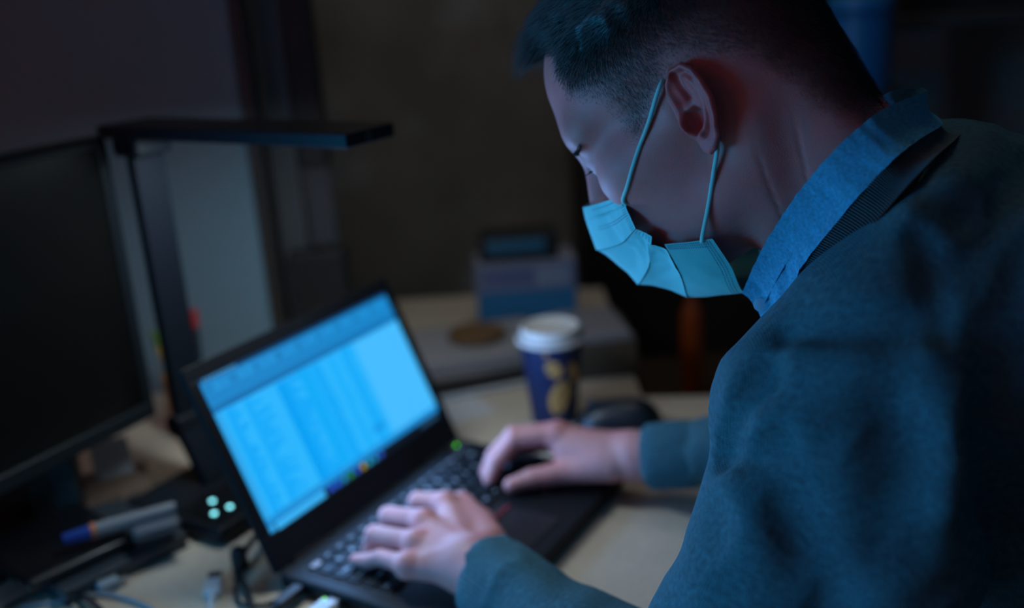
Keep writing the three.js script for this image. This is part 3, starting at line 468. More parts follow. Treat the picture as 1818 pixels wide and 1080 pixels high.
function tint(geo, f) { const p = geo.attributes.position, n = geo.attributes.normal, c = new Float32Array(p.count * 3); for (let i = 0; i < p.count; i++) { const v = f(p.getX(i), p.getY(i), p.getZ(i), n.getX(i), n.getY(i), n.getZ(i)); c[i * 3] = v[0]; c[i * 3 + 1] = v[1]; c[i * 3 + 2] = v[2]; } geo.setAttribute('color', new THREE.BufferAttribute(c, 3)); return geo; }

// ---------------------------------------------------------------- the man: head frame (x to the back of the head, y up, z to his left ear)
const person = thing('person', 'man in grey-blue sweater and face mask leaning over the laptop typing', 'person');
const HX = V(0.7672, 0.5446, 0.3389), HY = V(-0.4982, 0.8387, -0.2201), HZ = V(-0.4041, 0, 0.9147), HO = V(0.1543, 0.4751, -0.7444);
const HM = new THREE.Matrix4().makeBasis(HX, HY, HZ).setPosition(HO), HI = HM.clone().invert();
const toHead = (p) => p.clone().applyMatrix4(HI), toWorld = (x, y, z) => V(x, y, z).applyMatrix4(HM);
const hl = (px, py, z) => { const r = ray(px, py), t = (HO.clone().sub(EYE).dot(HZ) + z) / r.dot(HZ); return toHead(EYE.clone().addScaledVector(r, t)); };   // a point of the head from its direction and its distance from the middle plane
function poly2(x, y, P) { let d = 1e9, s = 1; for (let i = 0, j = P.length - 1; i < P.length; j = i++) { const [ax, ay] = P[i], [bx, by] = P[j], ex = bx - ax, ey = by - ay, wx = x - ax, wy = y - ay, t = clamp((wx * ex + wy * ey) / (ex * ex + ey * ey)); d = Math.min(d, Math.hypot(wx - ex * t, wy - ey * t)); if ((ay > y) !== (by > y) && x < (bx - ax) * (y - ay) / (by - ay) + ax) s = -s; } return s * d; }
function pathDist(x, y, P) { let d = 1e9; for (let i = 0; i + 1 < P.length; i++) { const [ax, ay] = P[i], ex = P[i + 1][0] - ax, ey = P[i + 1][1] - ay, t = clamp(((x - ax) * ex + (y - ay) * ey) / (ex * ex + ey * ey)); d = Math.min(d, Math.hypot(x - ax - ex * t, y - ay - ey * t)); } return d; }

const canalA = hl(1231, 222, 0.082).toArray(), canalB = hl(1238, 226, 0.050).toArray();
function headField(x, y, z0) {
  const z = Math.abs(z0);
  let d = ell(x, y, z, [0.006, 0.045, 0], [0.094, 0.083, 0.0745]);
  d = smin(d, ell(x, y, z, [-0.040, 0.054, 0], [0.061, 0.062, 0.060]), 0.02);
  d = smin(d, ell(x, y, z, [0.03, 0.0, 0], [0.062, 0.06, 0.062]), 0.03);                    // back of the skull
  d = smin(d, cap(x, y, z, [-0.0935, 0.030, 0], [-0.077, 0.032, 0.047], 0.0150, 0.0125), 0.022);        // brow
  d = smin(d, ell(x, y, z, [-0.047, -0.025, 0], [0.048, 0.072, 0.056]), 0.025);
  d = smin(d, ell(x, y, z, [-0.058, -0.012, 0.042], [0.030, 0.024, 0.024]), 0.022);           // cheekbone
  d = smin(d, cap(x, y, z, [-0.055, -0.006, 0.052], [-0.008, 0.004, 0.0635], 0.012, 0.010), 0.02);
  d = smin(d, ell(x, y, z, [-0.020, -0.040, 0.038], [0.038, 0.045, 0.026]), 0.025);           // masseter
  d = smin(d, cap(x, y, z, [-0.004, -0.058, 0.050], [-0.074, -0.094, 0.014], 0.014, 0.014), 0.022);   // jaw line
  d = smin(d, ell(x, y, z, [-0.04, -0.065, 0], [0.05, 0.042, 0.045]), 0.025);
  d = smin(d, ell(x, y, z, [-0.077, -0.091, 0], [0.018, 0.018, 0.022]), 0.02);
  d = smin(d, ell(x, y, z, [-0.078, -0.055, 0], [0.030, 0.028, 0.034]), 0.02);
  d = smin(d, cap(x, y, z, [-0.095, 0.022, 0], [-0.111, -0.018, 0], 0.008, 0.0115), 0.012);           // nose
  d = smin(d, ell(x, y, z, [-0.103, -0.023, 0.010], [0.010, 0.008, 0.008]), 0.008);
  d = smax(d, -ell(x, y, z, [-0.102, 0.0075, 0.033], [0.0145, 0.0105, 0.016]), 0.016);          // eye socket
  d = smin(d, ell(x, y, z, [-0.0800, 0.0105, 0.033], [0.0138, 0.0125, 0.0155]), 0.008);            // lids
  d = smax(d, -ell(x, y, z, [-0.095, 0.0060, 0.034], [0.008, 0.0030, 0.0125]), 0.003);            // opening between the lids
  d = smin(d, cap(x, y, z, [0.036, -0.02, 0], [0.052, -0.17, 0], 0.053, 0.060), 0.03);               // neck
  d = smin(d, cap(x, y, z, [0.026, -0.028, 0.052], [-0.012, -0.155, 0.022], 0.013, 0.012), 0.022);    // neck muscle
  d = smin(d, cap(x, y, z, [0.07, -0.03, 0.025], [0.080, -0.17, 0.030], 0.018, 0.024), 0.03);
  d = smax(d, -cap(x, y, z, canalA, canalB, 0.0042, 0.003), 0.003);                                  // ear canal
  // fine creases in the neck skin
  if (y < -0.035 && x > 0.0) d += 0.0005 * Math.exp(-(((x - 0.022 - 0.25 * (y + 0.06)) / 0.0017) ** 2)) * smooth(-0.035, -0.06, y) + 0.0005 * Math.exp(-(((x - 0.049 - 0.35 * (y + 0.06)) / 0.0018) ** 2)) * smooth(-0.035, -0.06, y);
  return d;
}
// the ear, as relief over its own plane (millimetres: v to the back, u up, w out)
const earOut = [[-13, 6], [-16.5, 14], [-15.5, 22], [-10, 30], [2, 33], [10, 27.5], [15.5, 17], [18.5, 5], [17.5, -8], [13.5, -20], [8, -29.5], [2, -32.5], [-3, -29.5], [-6, -22], [-10, -16], [-12, -6]];
const earU = V(0.27, 0.962, 0).normalize(), earV = V(0.962, -0.27, 0).applyAxisAngle(earU, -0.36), earW = earV.clone().cross(earU), earC = hl(1232, 195, 0.079);
const antihelix = [[4, 22], [9.5, 13], [11, 3], [9, -7], [5, -13.5], [1, -16]], crus = [[-17, 9], [-9, 5], [-3, 1.5]], fossa = [[-6.5, 26], [-5.5, 18], [-2, 9]], fossa2 = [[-6, 26], [0, 26], [6, 22]];
const concha = [[-5, -1], [1, 1], [5, -2], [5, -8], [1.5, -13], [-2.5, -15.5], [-5, -11], [-5.5, -5]];
function earField(x, y, z) {
  const px = x - earC.x, py = y - earC.y, pz = z - earC.z, v = (px * earV.x + py * earV.y + pz * earV.z) * 1000, u = (px * earU.x + py * earU.y + pz * earU.z) * 1000, w = (px * earW.x + py * earW.y + pz * earW.z) * 1000;
  const o = poly2(v, u, earOut), inn = -o, lobe = smooth(-12, -22, u), G = (d, s) => Math.exp(-d * d / (s * s));
  let h = 3.6 * G(inn - 2.4, 2.8) * (1 - 0.85 * lobe) - 1.6 * G(inn - 6.6, 2.3) * (1 - lobe) * smooth(-4, 4, v);
  h += 3.0 * G(pathDist(v, u, antihelix), 3.4) + 1.4 * G(pathDist(v, u, crus), 3.0);
  h -= 5.6 * G(pathDist(v, u, fossa), 2.1) + 1.8 * G(pathDist(v, u, fossa2), 2.4);
  const c = poly2(v, u, concha); h -= 8.5 * smooth(2.6, -3.0, c);
  h += 4.2 * G(Math.hypot((v + 8.6) / 1.1, (u + 7.5) / 1.7), 3.4) + 2.2 * G(Math.hypot(v - 1.5, u + 17), 2.6);     // tragus, antitragus
  h += 1.6 * lobe * G(Math.hypot(v - 3, u + 25), 6);
  const th = lerp(3.4, 4.6, lobe) + 5.0 * smooth(3, -3, c);
  const sl = Math.abs(w - h + th / 2) - th / 2;
  return smax(o, sl * 0.62, 2.6) / 1000;
}
const hairPoly = [[-0.13, 0.100], [-0.080, 0.1005], [-0.066, 0.097], [-0.0600, 0.090], [-0.0665, 0.0765], [-0.0690, 0.060], [-0.0566, 0.050], [-0.047, 0.0425], [-0.0445, 0.026], [-0.042, 0.009], [-0.0355, 0.001], [-0.012, 0.0156], [0.0127, 0.036], [0.034, 0.0245], [0.0535, 0.007], [0.065, -0.0164], [0.070, -0.040], [0.0754, -0.054], [0.0887, -0.067], [0.14, -0.072], [0.14, 0.22], [-0.13, 0.22]];
const hairIn = (x, y, z) => -poly2(x, y, hairPoly) + 0.004 * n3(x * 90, y * 90, z * 90);           // metres inside the hairline
function hairLen(x, y, z) {                                                                          // length of the hair that grows here
  const top = smooth(0.045, 0.105, y + 0.12 * clamp(x, -1, 0.02) * -0.1) , front = smooth(-0.02, -0.075, x) * smooth(0.07, 0.10, y);
  return 0.0070 + 0.0150 * top + 0.010 * front + 0.004 * smooth(0.05, 0.09, x);
}
const skin = (x, y, z) => {
  const m = 0.5 + 0.9 * fbm(x * 38, y * 38, z * 38, 3), b = 0.5 + 0.9 * fbm(x * 160 + 7, y * 160, z * 160, 2);
  return [0.56 + 0.06 * m, 0.185 + 0.035 * b - 0.03 * m, 0.165 + 0.03 * b - 0.02 * m];
};
const headSkin = (x, y, z) => {
  let c = skin(x, y, z); const hi = hairIn(x, y, z), st = smooth(-0.004, 0.010, hi) * (0.72 + 0.5 * n3(x * 600, y * 600, z * 600));
  const k = clamp(st) * 0.66; c = [lerp(c[0], 0.045, k), lerp(c[1], 0.038, k), lerp(c[2], 0.036, k)];
  const beard = smooth(-0.05, -0.085, y) * smooth(0.03, -0.01, x) * (0.35 + 0.5 * Math.abs(n3(x * 500, y * 500, z * 500))); c = c.map((a, i) => lerp(a, [0.10, 0.075, 0.065][i], 0.5 * clamp(beard)));
  return c;
};
const earSkin = (x, y, z) => { const c = skin(x, y, z); return [c[0] * 0.95, c[1] * 0.58, c[2] * 0.62]; };
const headGeo = tint(surface(headField, [-0.145, -0.155, -0.095], [0.125, 0.145, 0.095], 0.0026), headSkin);
const earBoth = (x, y, z) => smin(earField(x, y, z), headField(x, y, z) + 0.0004, 0.004);
const eLo = [earC.x - 0.026, earC.y - 0.038, earC.z - 0.024], eHi = [earC.x + 0.030, earC.y + 0.038, earC.z + 0.022];
const earGeo = tint(surface(earBoth, eLo, eHi, 0.00085), (x, y, z) => { const e = smooth(0.003, -0.0005, earField(x, y, z)), a = headSkin(x, y, z), b = earSkin(x, y, z); return a.map((q, i) => lerp(q, b[i], e)); });
const mirrorEar = earGeo.clone(); { const p = mirrorEar.attributes.position, n = mirrorEar.attributes.normal, I = mirrorEar.index.array; for (let i = 0; i < p.count; i++) { p.setZ(i, -p.getZ(i)); n.setZ(i, -n.getZ(i)); } for (let i = 0; i < I.length; i += 3) { const t = I[i]; I[i] = I[i + 1]; I[i + 1] = t; } }
for (const g of [headGeo, earGeo, mirrorEar]) g.applyMatrix4(HM);

// ---- joints of the body (desk-top heights in metres)
const J = {
  neck: V(0.262, 0.395, -0.70), chest: V(0.315, 0.325, -0.695), belly: V(0.44, 0.08, -0.70), hip: V(0.52, -0.16, -0.70),
  shL: at(1592, 630, 0.645), elL: V(0.108, 0.064, -0.568), wrL: V(-0.040, 0.050, -0.818),
  shR: V(0.262, 0.355, -0.855), elR: V(0.385, 0.095, -0.93), wrR: V(0.150, 0.056, -1.000),
};
const A = (v) => v.toArray();
// ---- hands: each finger a chain of joints
const lv = (px, py, y) => A(level(px, py, y));
function fingers(chains) { const out = []; for (const [pts, r] of chains) for (let i = 0; i + 1 < pts.length; i++) out.push([pts[i], pts[i + 1], r[i], r[i + 1]]); return out; }
const plus = (a, b) => a.map((v, i) => v + b[i]);
const mcpL = [lv(790, 893, 0.056), lv(752, 925, 0.060), lv(737, 963, 0.056), lv(722, 1003, 0.048)], pipL = [lv(742, 890, 0.052), lv(690, 917, 0.053), lv(665, 950, 0.048), lv(676, 990, 0.040)];
const dirL = V(-0.86, 0, -0.5).normalize();
const tipsL = pipL.map((p, i) => { const k = [0.002, 0.003, 0.004, 0.016][i]; return [[p[0] + dirL.x * k, p[1] - [0.014, 0.015, 0.013, 0.008][i], p[2] + dirL.z * k], [p[0] + dirL.x * (k + [0.004, 0.005, 0.006, 0.016][i]), 0.0285, p[2] + dirL.z * (k + [0.004, 0.005, 0.006, 0.016][i])]]; });
const wrL2 = lv(843, 1008, 0.047);
const handL = { web: [lv(872, 965, 0.044), lv(818, 897, 0.043)], knuckles: mcpL, wrist: wrL2, chains: fingers([
  ...mcpL.map((m, i) => [[m, pipL[i], ...tipsL[i]], [[0.0108, 0.0098, 0.0088, 0.0076], [0.0112, 0.0102, 0.0090, 0.0078], [0.0106, 0.0098, 0.0086, 0.0074], [0.0092, 0.0082, 0.0074, 0.0066]][i]]),
  [[lv(866, 975, 0.044), lv(858, 928, 0.036), lv(826, 908, 0.029), lv(800, 905, 0.0285)], [0.016, 0.0130, 0.0105, 0.0085]],
]) };
const aR = V(0.22, 0, -0.975).normalize();
const offR = (p, k, dx = 0, dy = 0) => [p[0] + aR.x * k + dx, p[1] + dy, p[2] + aR.z * k];
const idxR = [lv(985, 772, 0.071), lv(912, 781, 0.069), lv(880, 822, 0.046), lv(868, 852, 0.030)];
const handR = { web: [lv(1065, 818, 0.050), lv(1006, 806, 0.052)], knuckles: [idxR[0], offR(idxR[0], 0.020, 0, -0.005), offR(idxR[0], 0.036, 0.004, -0.020), offR(idxR[0], 0.048, 0.012, -0.036)], wrist: lv(1135, 812, 0.054), chains: fingers([
  [idxR, [0.0112, 0.0098, 0.0088, 0.0076]],
  [[offR(idxR[0], 0.020, 0, -0.005), offR(idxR[1], 0.020, -0.004, -0.003), offR(idxR[2], 0.020, -0.006), offR(idxR[3], 0.019, -0.007)], [0.0114, 0.0102, 0.009, 0.0078]],
  [[offR(idxR[0], 0.036, 0.004, -0.020), offR(idxR[1], 0.037, 0.002, -0.018), offR(idxR[2], 0.039, 0.0), offR(idxR[3], 0.038, -0.001)], [0.0108, 0.0096, 0.0086, 0.0074]],
  [[offR(idxR[0], 0.048, 0.012, -0.036), offR(idxR[1], 0.052, 0.014, -0.035), offR(idxR[2], 0.052, 0.012, -0.006), offR(idxR[3], 0.055, 0.012)], [0.0094, 0.0084, 0.0074, 0.0066]],
  [[lv(1085, 828, 0.046), lv(1005, 838, 0.038), lv(945, 850, 0.034), lv(908, 862, 0.0305)], [0.018, 0.0135, 0.0112, 0.0088]],
]) };
function handField(hand, elbow) {
  const w = hand.wrist, k = hand.knuckles, ext = w.map((v, i) => lerp(v, elbow[i], 0.55)), palm = k.map((q) => plus(q.map((v, i) => lerp(v, w[i], 0.03)), [0, -0.0035, 0]));
  return (x, y, z) => {
    let d = 1e9; for (const [a, b, ra, rb] of hand.chains) d = Math.min(d, smin(d, cap(x, y, z, a, b, ra, rb), 0.0025));
    let p = 1e9; palm.forEach((q, i) => { p = smin(p, cap(x, y, z, [w[0] + (q[0] - w[0]) * 0.12, w[1], w[2] + (q[2] - w[2]) * 0.12], q, 0.018, [0.0122, 0.0128, 0.0122, 0.0112][i]), 0.014); });
    p = smin(p, cap(x, y, z, w, ext, 0.0255, 0.036), 0.02); if (hand.web) p = smin(p, cap(x, y, z, hand.web[0], hand.web[1], 0.0165, 0.0145), 0.016);
    d = smin(d, p, 0.009);
    for (let i = 0; i < 4; i++) { const q = k[i]; d = smin(d, Math.hypot(x - q[0], y - q[1] + 0.001, z - q[2]) - 0.0108, 0.006); d -= 0.0007 * Math.exp(-((cap(x, y, z, plus(q, [0, 0.006, 0]), [lerp(w[0], q[0], 0.25), w[1] + 0.020, lerp(w[2], q[2], 0.25)], 0.001, 0.001) / 0.0045) ** 2)); }
    return d;
  };
}
function bounds(hand, m) { const lo = [9, 9, 9], hi = [-9, -9, -9]; for (const c of hand.chains) for (const p of [c[0], c[1], hand.wrist]) for (let i = 0; i < 3; i++) { lo[i] = Math.min(lo[i], p[i] - m); hi[i] = Math.max(hi[i], p[i] + m); } return [lo, hi]; }
const handSkin = (k) => (x, y, z) => { let c = skin(x, y, z).map((v, i) => v * [1.02, 1.42, 1.50][i]); let r = 0; for (const q of k) r = Math.max(r, Math.exp(-((Math.hypot(x - q[0], y - q[1] - 0.008, z - q[2]) / 0.011) ** 2))); return [c[0] * (1 + 0.03 * r), c[1] * (1 - 0.07 * r), c[2] * (1 - 0.05 * r)]; };
const skinParts = [headGeo, earGeo, mirrorEar];
for (const [h, e] of [[handL, A(J.elL)], [handR, A(J.elR)]]) { const [lo, hi] = bounds(h, 0.032); skinParts.push(tint(surface(handField(h, e), lo, hi, 0.0019), handSkin(h.knuckles))); }
// trunk and arms under the clothes
const nk0 = A(toWorld(0.045, -0.12, 0)), chA = A(J.chest), nk = (x, y, z) => cap(x, y, z, nk0, chA, 0.052, 0.075);
const trunk = (x, y, z) => {
  let d = nk(x, y, z);
  for (const s of [-1, 1]) d = smin(d, cap(x, y, z, [J.chest.x, J.chest.y, J.chest.z + s * 0.06], [J.hip.x, J.hip.y, J.hip.z + s * 0.06], 0.085, 0.09), 0.05);
  for (const [a, b, c] of [[J.shL, J.elL, V(...handL.wrist)], [J.shR, J.elR, V(...handR.wrist)]]) { d = smin(d, cap(x, y, z, A(J.chest), A(a), 0.05, 0.045), 0.04); d = smin(d, cap(x, y, z, A(a), A(b), 0.042, 0.034), 0.03); d = smin(d, cap(x, y, z, A(b), A(b.clone().lerp(c, 0.6)), 0.034, 0.028), 0.02); }
  return d;
};
skinParts.push(tint(surface(trunk, [0.0, -0.30, -1.05], [0.68, 0.45, -0.45], 0.022), skin));
const poreTex = dataTex(256, 256, (u, v) => { const a = 0.5 + 0.6 * tfbm(u, v, 56, 2) + 0.12 * tnoise(u, v, 20, 5); return [a, a, a]; });
const skinMat = new THREE.MeshPhysicalMaterial({ vertexColors: true, roughness: 0.56, bumpMap: poreTex, bumpScale: 0.00026, specularIntensity: 0.9 });
part('body', boxUV(mergeGeometries(skinParts), 0.055), skinMat, person);

// ---- eyes, brows, lashes
for (const s of [1, -1]) {
  const e = new THREE.SphereGeometry(0.0122, 32, 24).rotateZ(Math.PI / 2); e.translate(-0.0808, 0.0070, s * 0.033);
  tint(e, (x, y, z) => { const d = Math.hypot(x + 0.093, y - 0.005, z - s * 0.032); return d < 0.0028 ? [0.01, 0.008, 0.008] : d < 0.006 ? [0.06, 0.035, 0.02] : [0.55, 0.52, 0.5]; });
  part('eye', e.applyMatrix4(HM), phys(1, 1, 1, 0.08, { vertexColors: true }), person, 'dark brown eye looking down');
}
function strands(list) {                                              // thin tapering hairs: [root, mid, tip, width]
  const P = [], N = [], I = [], a = V(), b = V(), t = V();
  for (const [r, m, e, w] of list) {
    t.copy(e).sub(r).normalize(); a.set(t.y, t.z, t.x).cross(t).normalize(); b.copy(t).cross(a); const o = P.length / 3;
    for (let q = 0; q < 2; q++) for (let i = 0; i < 3; i++) { const c = q ? m : r, k = w * (q ? 0.75 : 1), an = i * 2.0944, nx = a.x * Math.cos(an) + b.x * Math.sin(an), ny = a.y * Math.cos(an) + b.y * Math.sin(an), nz = a.z * Math.cos(an) + b.z * Math.sin(an); P.push(c.x + nx * k, c.y + ny * k, c.z + nz * k); N.push(nx, ny, nz); }
    P.push(e.x, e.y, e.z); N.push(t.x, t.y, t.z);
    for (let i = 0; i < 3; i++) { const j = (i + 1) % 3; I.push(o + i, o + j, o + 3 + j, o + i, o + 3 + j, o + 3 + i, o + 3 + i, o + 3 + j, o + 6); }
  }
  const g = new THREE.BufferGeometry(); g.setAttribute('position', new THREE.Float32BufferAttribute(P, 3)); g.setAttribute('normal', new THREE.Float32BufferAttribute(N, 3)); g.setIndex(I); return g;
}
const onHead = (x, y, z, off = 0) => { for (let i = 0; i < 6; i++) { const d = headField(x, y, z) - off, g = grad(headField, x, y, z); x -= g[0] * d; y -= g[1] * d; z -= g[2] * d; } return V(x, y, z); };
const hairMat = std(0.034, 0.029, 0.027, 0.36);
for (const s of [1, -1]) {
  const L = [];
  for (let i = 0; i < 420; i++) { const t = rnd(), k = rnd() - 0.5, r = onHead(lerp(-0.107, -0.079, t), lerp(0.0200, 0.0270, t) + k * 0.0052 * (1 - 0.5 * t), s * lerp(0.020, 0.056, t), -0.0003), g = grad(headField, r.x, r.y, r.z), d = V(0.5, 0.15 + 0.5 * (0.5 - t), s * 0.6).addScaledVector(V(g[0], g[1], g[2]), 0.75).normalize(); const l = 0.006 + 0.003 * rnd(); L.push([r, r.clone().addScaledVector(d, l * 0.5), r.clone().addScaledVector(d, l).addScaledVector(V(g[0], g[1], g[2]), -0.0008), 0.00014]); }
  part('eyebrow', strands(L).applyMatrix4(HM), hairMat, person, 'dark eyebrow');
  const E = [];
  for (let i = 0; i < 46; i++) { const t = i / 45, z = s * lerp(0.022, 0.044, t), r = V(-0.0935 + 0.010 * ((t - 0.45) ** 2) * 4, 0.0078 - 0.002 * t, z); E.push([r, r.clone().add(V(-0.004, -0.0015, s * 0.001 * t)), r.clone().add(V(-0.008, -0.0012, s * 0.003 * t)), 0.00013]); }
  part('eyelashes', strands(E).applyMatrix4(HM), hairMat, person);
}
// ---- hair: a short thick cap on top and single hairs everywhere inside the hairline
const capField = (x, y, z) => { const h = hairIn(x, y, z), th = -0.003 + smooth(-0.002, 0.030, h) * 0.0155 * smooth(0.055, 0.115, y) + 0.0022 * n3(x * 70, y * 70, z * 140) * smooth(0.05, 0.09, y); return headField(x, y, z) - th; };
const hairGeo = surface(capField, [-0.125, -0.09, -0.10], [0.135, 0.165, 0.10], 0.003);
{
  const g = headGeo.clone().applyMatrix4(HI).toNonIndexed(), p = g.attributes.position, L = [], a = V(), b = V(), c = V(), q = V();
  for (let i = 0; i < p.count; i += 3) {
    a.fromBufferAttribute(p, i); b.fromBufferAttribute(p, i + 1); c.fromBufferAttribute(p, i + 2);
    const cx = (a.x + b.x + c.x) / 3, cy = (a.y + b.y + c.y) / 3, cz = (a.z + b.z + c.z) / 3, hi = hairIn(cx, cy, cz); if (hi < -0.002) continue;
    const ar = b.clone().sub(a).cross(c.clone().sub(a)).length() / 2, near = cz > -0.02 || cx < -0.06 ? 1 : 0.25, dens = 1.25e6 * lerp(0.5, 1, smooth(0.05, 0.085, cy)) * near * (0.35 + 0.65 * smooth(-0.002, 0.012, hi));
    let n = ar * dens; n = Math.floor(n) + (rnd() < n % 1 ? 1 : 0);
    for (let k = 0; k < n; k++) {
      let u = rnd(), v = rnd(); if (u + v > 1) { u = 1 - u; v = 1 - v; } q.copy(a).multiplyScalar(1 - u - v).addScaledVector(b, u).addScaledVector(c, v);
      const gr = grad(headField, q.x, q.y, q.z), nrm = V(gr[0], gr[1], gr[2]), front = smooth(-0.02, -0.07, q.x) * smooth(0.07, 0.10, q.y), top = smooth(0.05, 0.10, q.y), cl = n3(q.x * 120, q.y * 120, q.z * 120);
      const flow = V(-0.55 * top - 0.5 * front + 0.18 * (1 - top), -0.9 + 0.75 * top - 0.15 * front, 0.15 * cl).addScaledVector(V(rnd() - 0.5, rnd() - 0.5, rnd() - 0.5), 0.55); if (q.z < 0.034) flow.add(V(-0.5, -1.1, 0).multiplyScalar(front)); flow.addScaledVector(nrm, -flow.dot(nrm)).normalize();
      const fringe = front * smooth(0.034, 0.012, q.z), len = hairLen(q.x, q.y, q.z) * (0.65 + 0.6 * rnd()) * lerp(lerp(0.35, 1, smooth(0, 0.03, hi)), 1.15, fringe), up = lerp(0.40, 0.85, top) - 0.1 * front, d1 = flow.clone().multiplyScalar(1 - up * 0.6).addScaledVector(nrm, up).normalize(), d2 = flow.clone().addScaledVector(nrm, up * 0.5).normalize(), r = q.clone().addScaledVector(nrm, -0.0004), m = r.clone().addScaledVector(d1, len * 0.55), e = m.clone().addScaledVector(d2, len * 0.5);
      L.push([r, m, e, lerp(0.00011, 0.00016, top)]);
    }
  }
  const s = strands(L); for (const t of [hairGeo, s]) if (!t.attributes.uv) t.setAttribute('uv', new THREE.BufferAttribute(new Float32Array(t.attributes.position.count * 2), 2));
  part('hair', mergeGeometries([hairGeo, s]).applyMatrix4(HM), hairMat, person, 'short dark hair cropped close at the sides');
}

// ---------------------------------------------------------------- clothes
const mirrorZ = (p) => V(p.x, p.y, -p.z), ring = (near, back) => { const q = near.map(([x, y, z]) => hl(x, y, z)); return [...q, ...(back ? [] : []), ...q.slice(0, -1).reverse().map(mirrorZ)].map((v) => v.applyMatrix4(HM)); };
const colTop = ring([[1321, 519, 0.046], [1343, 468, 0.054], [1372, 415, 0.060], [1424, 338, 0.064], [1482, 270, 0.066], [1553, 206, 0.050], [1640, 163, 0.0]]);
const colBot = ring([[1357, 573, 0.050], [1396, 533, 0.063], [1428, 472, 0.074], [1487, 398, 0.080], [1556, 318, 0.080], [1615, 262, 0.058], [1668, 222, 0.0]]);
const bandPath = [[1366, 566, 0.056], [1402, 528, 0.069], [1434, 470, 0.080], [1493, 396, 0.087], [1562, 316, 0.085], [1621, 260, 0.062], [1676, 222, 0.0]];
const bandUp = ring(bandPath.map(([x, y, z]) => [x - 6, y - 6, z - 0.004])), bandDown = ring(bandPath.map(([x, y, z], i) => [x + [14, 24, 34, 38, 38, 34, 30][i], y + [6, 12, 20, 26, 26, 24, 12][i], z + [0.002, 0.006, 0.010, 0.012, 0.010, 0.006, 0][i]]));
const neckA = A(toWorld(0.02, -0.04, 0)), neckB = A(toWorld(0.058, -0.20, 0));
const seg = (a, b, ra, rb) => { const [ax, ay, az] = a, bx = b[0] - ax, by = b[1] - ay, bz = b[2] - az, q = 1 / (bx * bx + by * by + bz * bz), dr = rb - ra; return (x, y, z) => { const px = x - ax, py = y - ay, pz = z - az; let t = (px * bx + py * by + pz * bz) * q; t = t < 0 ? 0 : t > 1 ? 1 : t; const X = px - bx * t, Y = py - by * t, Z = pz - bz * t; return Math.sqrt(X * X + Y * Y + Z * Z) - ra - dr * t; }; };
const torsoSegs = [], sleeves = [];
{
  const c = J.chest, h = J.hip, b = J.belly;
  for (const s of [-1, 1]) torsoSegs.push(seg([c.x + 0.010, c.y - 0.004, c.z + s * 0.055], [b.x, b.y, b.z + s * 0.065], 0.112, 0.125), seg([b.x, b.y, b.z + s * 0.065], [h.x, h.y, h.z + s * 0.07], 0.125, 0.125));
  torsoSegs.push(seg([0.285, 0.365, -0.70], [0.34, 0.355, -0.70], 0.062, 0.085));
  for (const [s, e, w, cut] of [[J.shL, J.elL, V(...handL.wrist), 0.041], [J.shR, J.elR, V(...handR.wrist), 0.018]]) {
    torsoSegs.push(seg([0.305, 0.322, -0.70], A(s), 0.046, 0.058));
    const ax = w.clone().sub(e).normalize();
    sleeves.push([seg(A(s), A(e), 0.066, 0.064), seg(A(e), A(w), 0.052, s === J.shL ? 0.0395 : 0.034), ax, ax.dot(w) - cut + 0.012]);
  }
}
const yoke = []; { const y = bandDown.map((p, i) => { const o = p.clone().sub(bandUp[i]).normalize(); return A(p.clone().addScaledVector(o, 0.004).addScaledVector(V(0.35, -0.9, 0.0), 0.023)); }); for (let i = 0; i + 1 < y.length; i++) yoke.push(seg(y[i], y[i + 1], 0.021, 0.021)); }
const puffBack = seg(A(at(1588, 790, 0.625)), A(at(1572, 980, 0.625)), 0.055, 0.056);
const puffA = seg(A(at(1425, 728, 0.665)), A(at(1426, 742, 0.665)), 0.0615, 0.0615), puffB = seg(A(at(1420, 884, 0.665)), A(at(1400, 985, 0.665)), 0.0605, 0.062), puff = (x, y, z) => smin(puffA(x, y, z), puffB(x, y, z), 0.008);
function cloth(x, y, z) {
  let d = 1, yk = 1; for (const f of torsoSegs) d = smin(d, f(x, y, z), 0.05); for (const f of yoke) yk = Math.min(yk, f(x, y, z)); d = smin(d, yk, 0.022);
  for (const [u, f, ax, lim] of sleeves) d = smin(d, smax(smin(u(x, y, z), f(x, y, z), 0.035), ax.x * x + ax.y * y + ax.z * z - lim, 0.006), 0.04);
  return smin(smin(d, puff(x, y, z), 0.022), puffBack(x, y, z), 0.03);
}
const foldPaths = [];                                                   // creases: [points, depth (+ groove, - ridge), width]
const fold = (pts, dep, w) => { const S = []; for (let i = 0; i + 1 < pts.length; i++) S.push(seg(pts[i], pts[i + 1], 0, 0)); if (!S.length) return; const c = pts.reduce((q, p) => plus(q, p), [0, 0, 0]).map((v) => v / pts.length), R = Math.max(...pts.map((p) => Math.hypot(p[0] - c[0], p[1] - c[1], p[2] - c[2]))) + 2.6 * w; foldPaths.push([S, dep, w, c, R * R]); };
const neckCut = seg(neckA, neckB, 0.066, 0.070);
function clothFull(x, y, z) {
  let d = cloth(x, y, z);
  if (d > 0.04 || d < -0.04) return d;
  d += 0.013 * fbm(x * 9 + 3, y * 6, z * 9, 2);
  d += 0.0055 * (Math.abs(n3(x * 16 + y * 10, y * 26 - x * 22, z * 14)) - 0.25);
  for (const [S, dep, w, c, R2] of foldPaths) { const X = x - c[0], Y = y - c[1], Z = z - c[2]; if (X * X + Y * Y + Z * Z > R2) continue; let m = 1; for (const f of S) m = Math.min(m, f(x, y, z)); d += dep * Math.exp(-m * m / (w * w)); }
  return smax(d, -neckCut(x, y, z), 0.012);
}
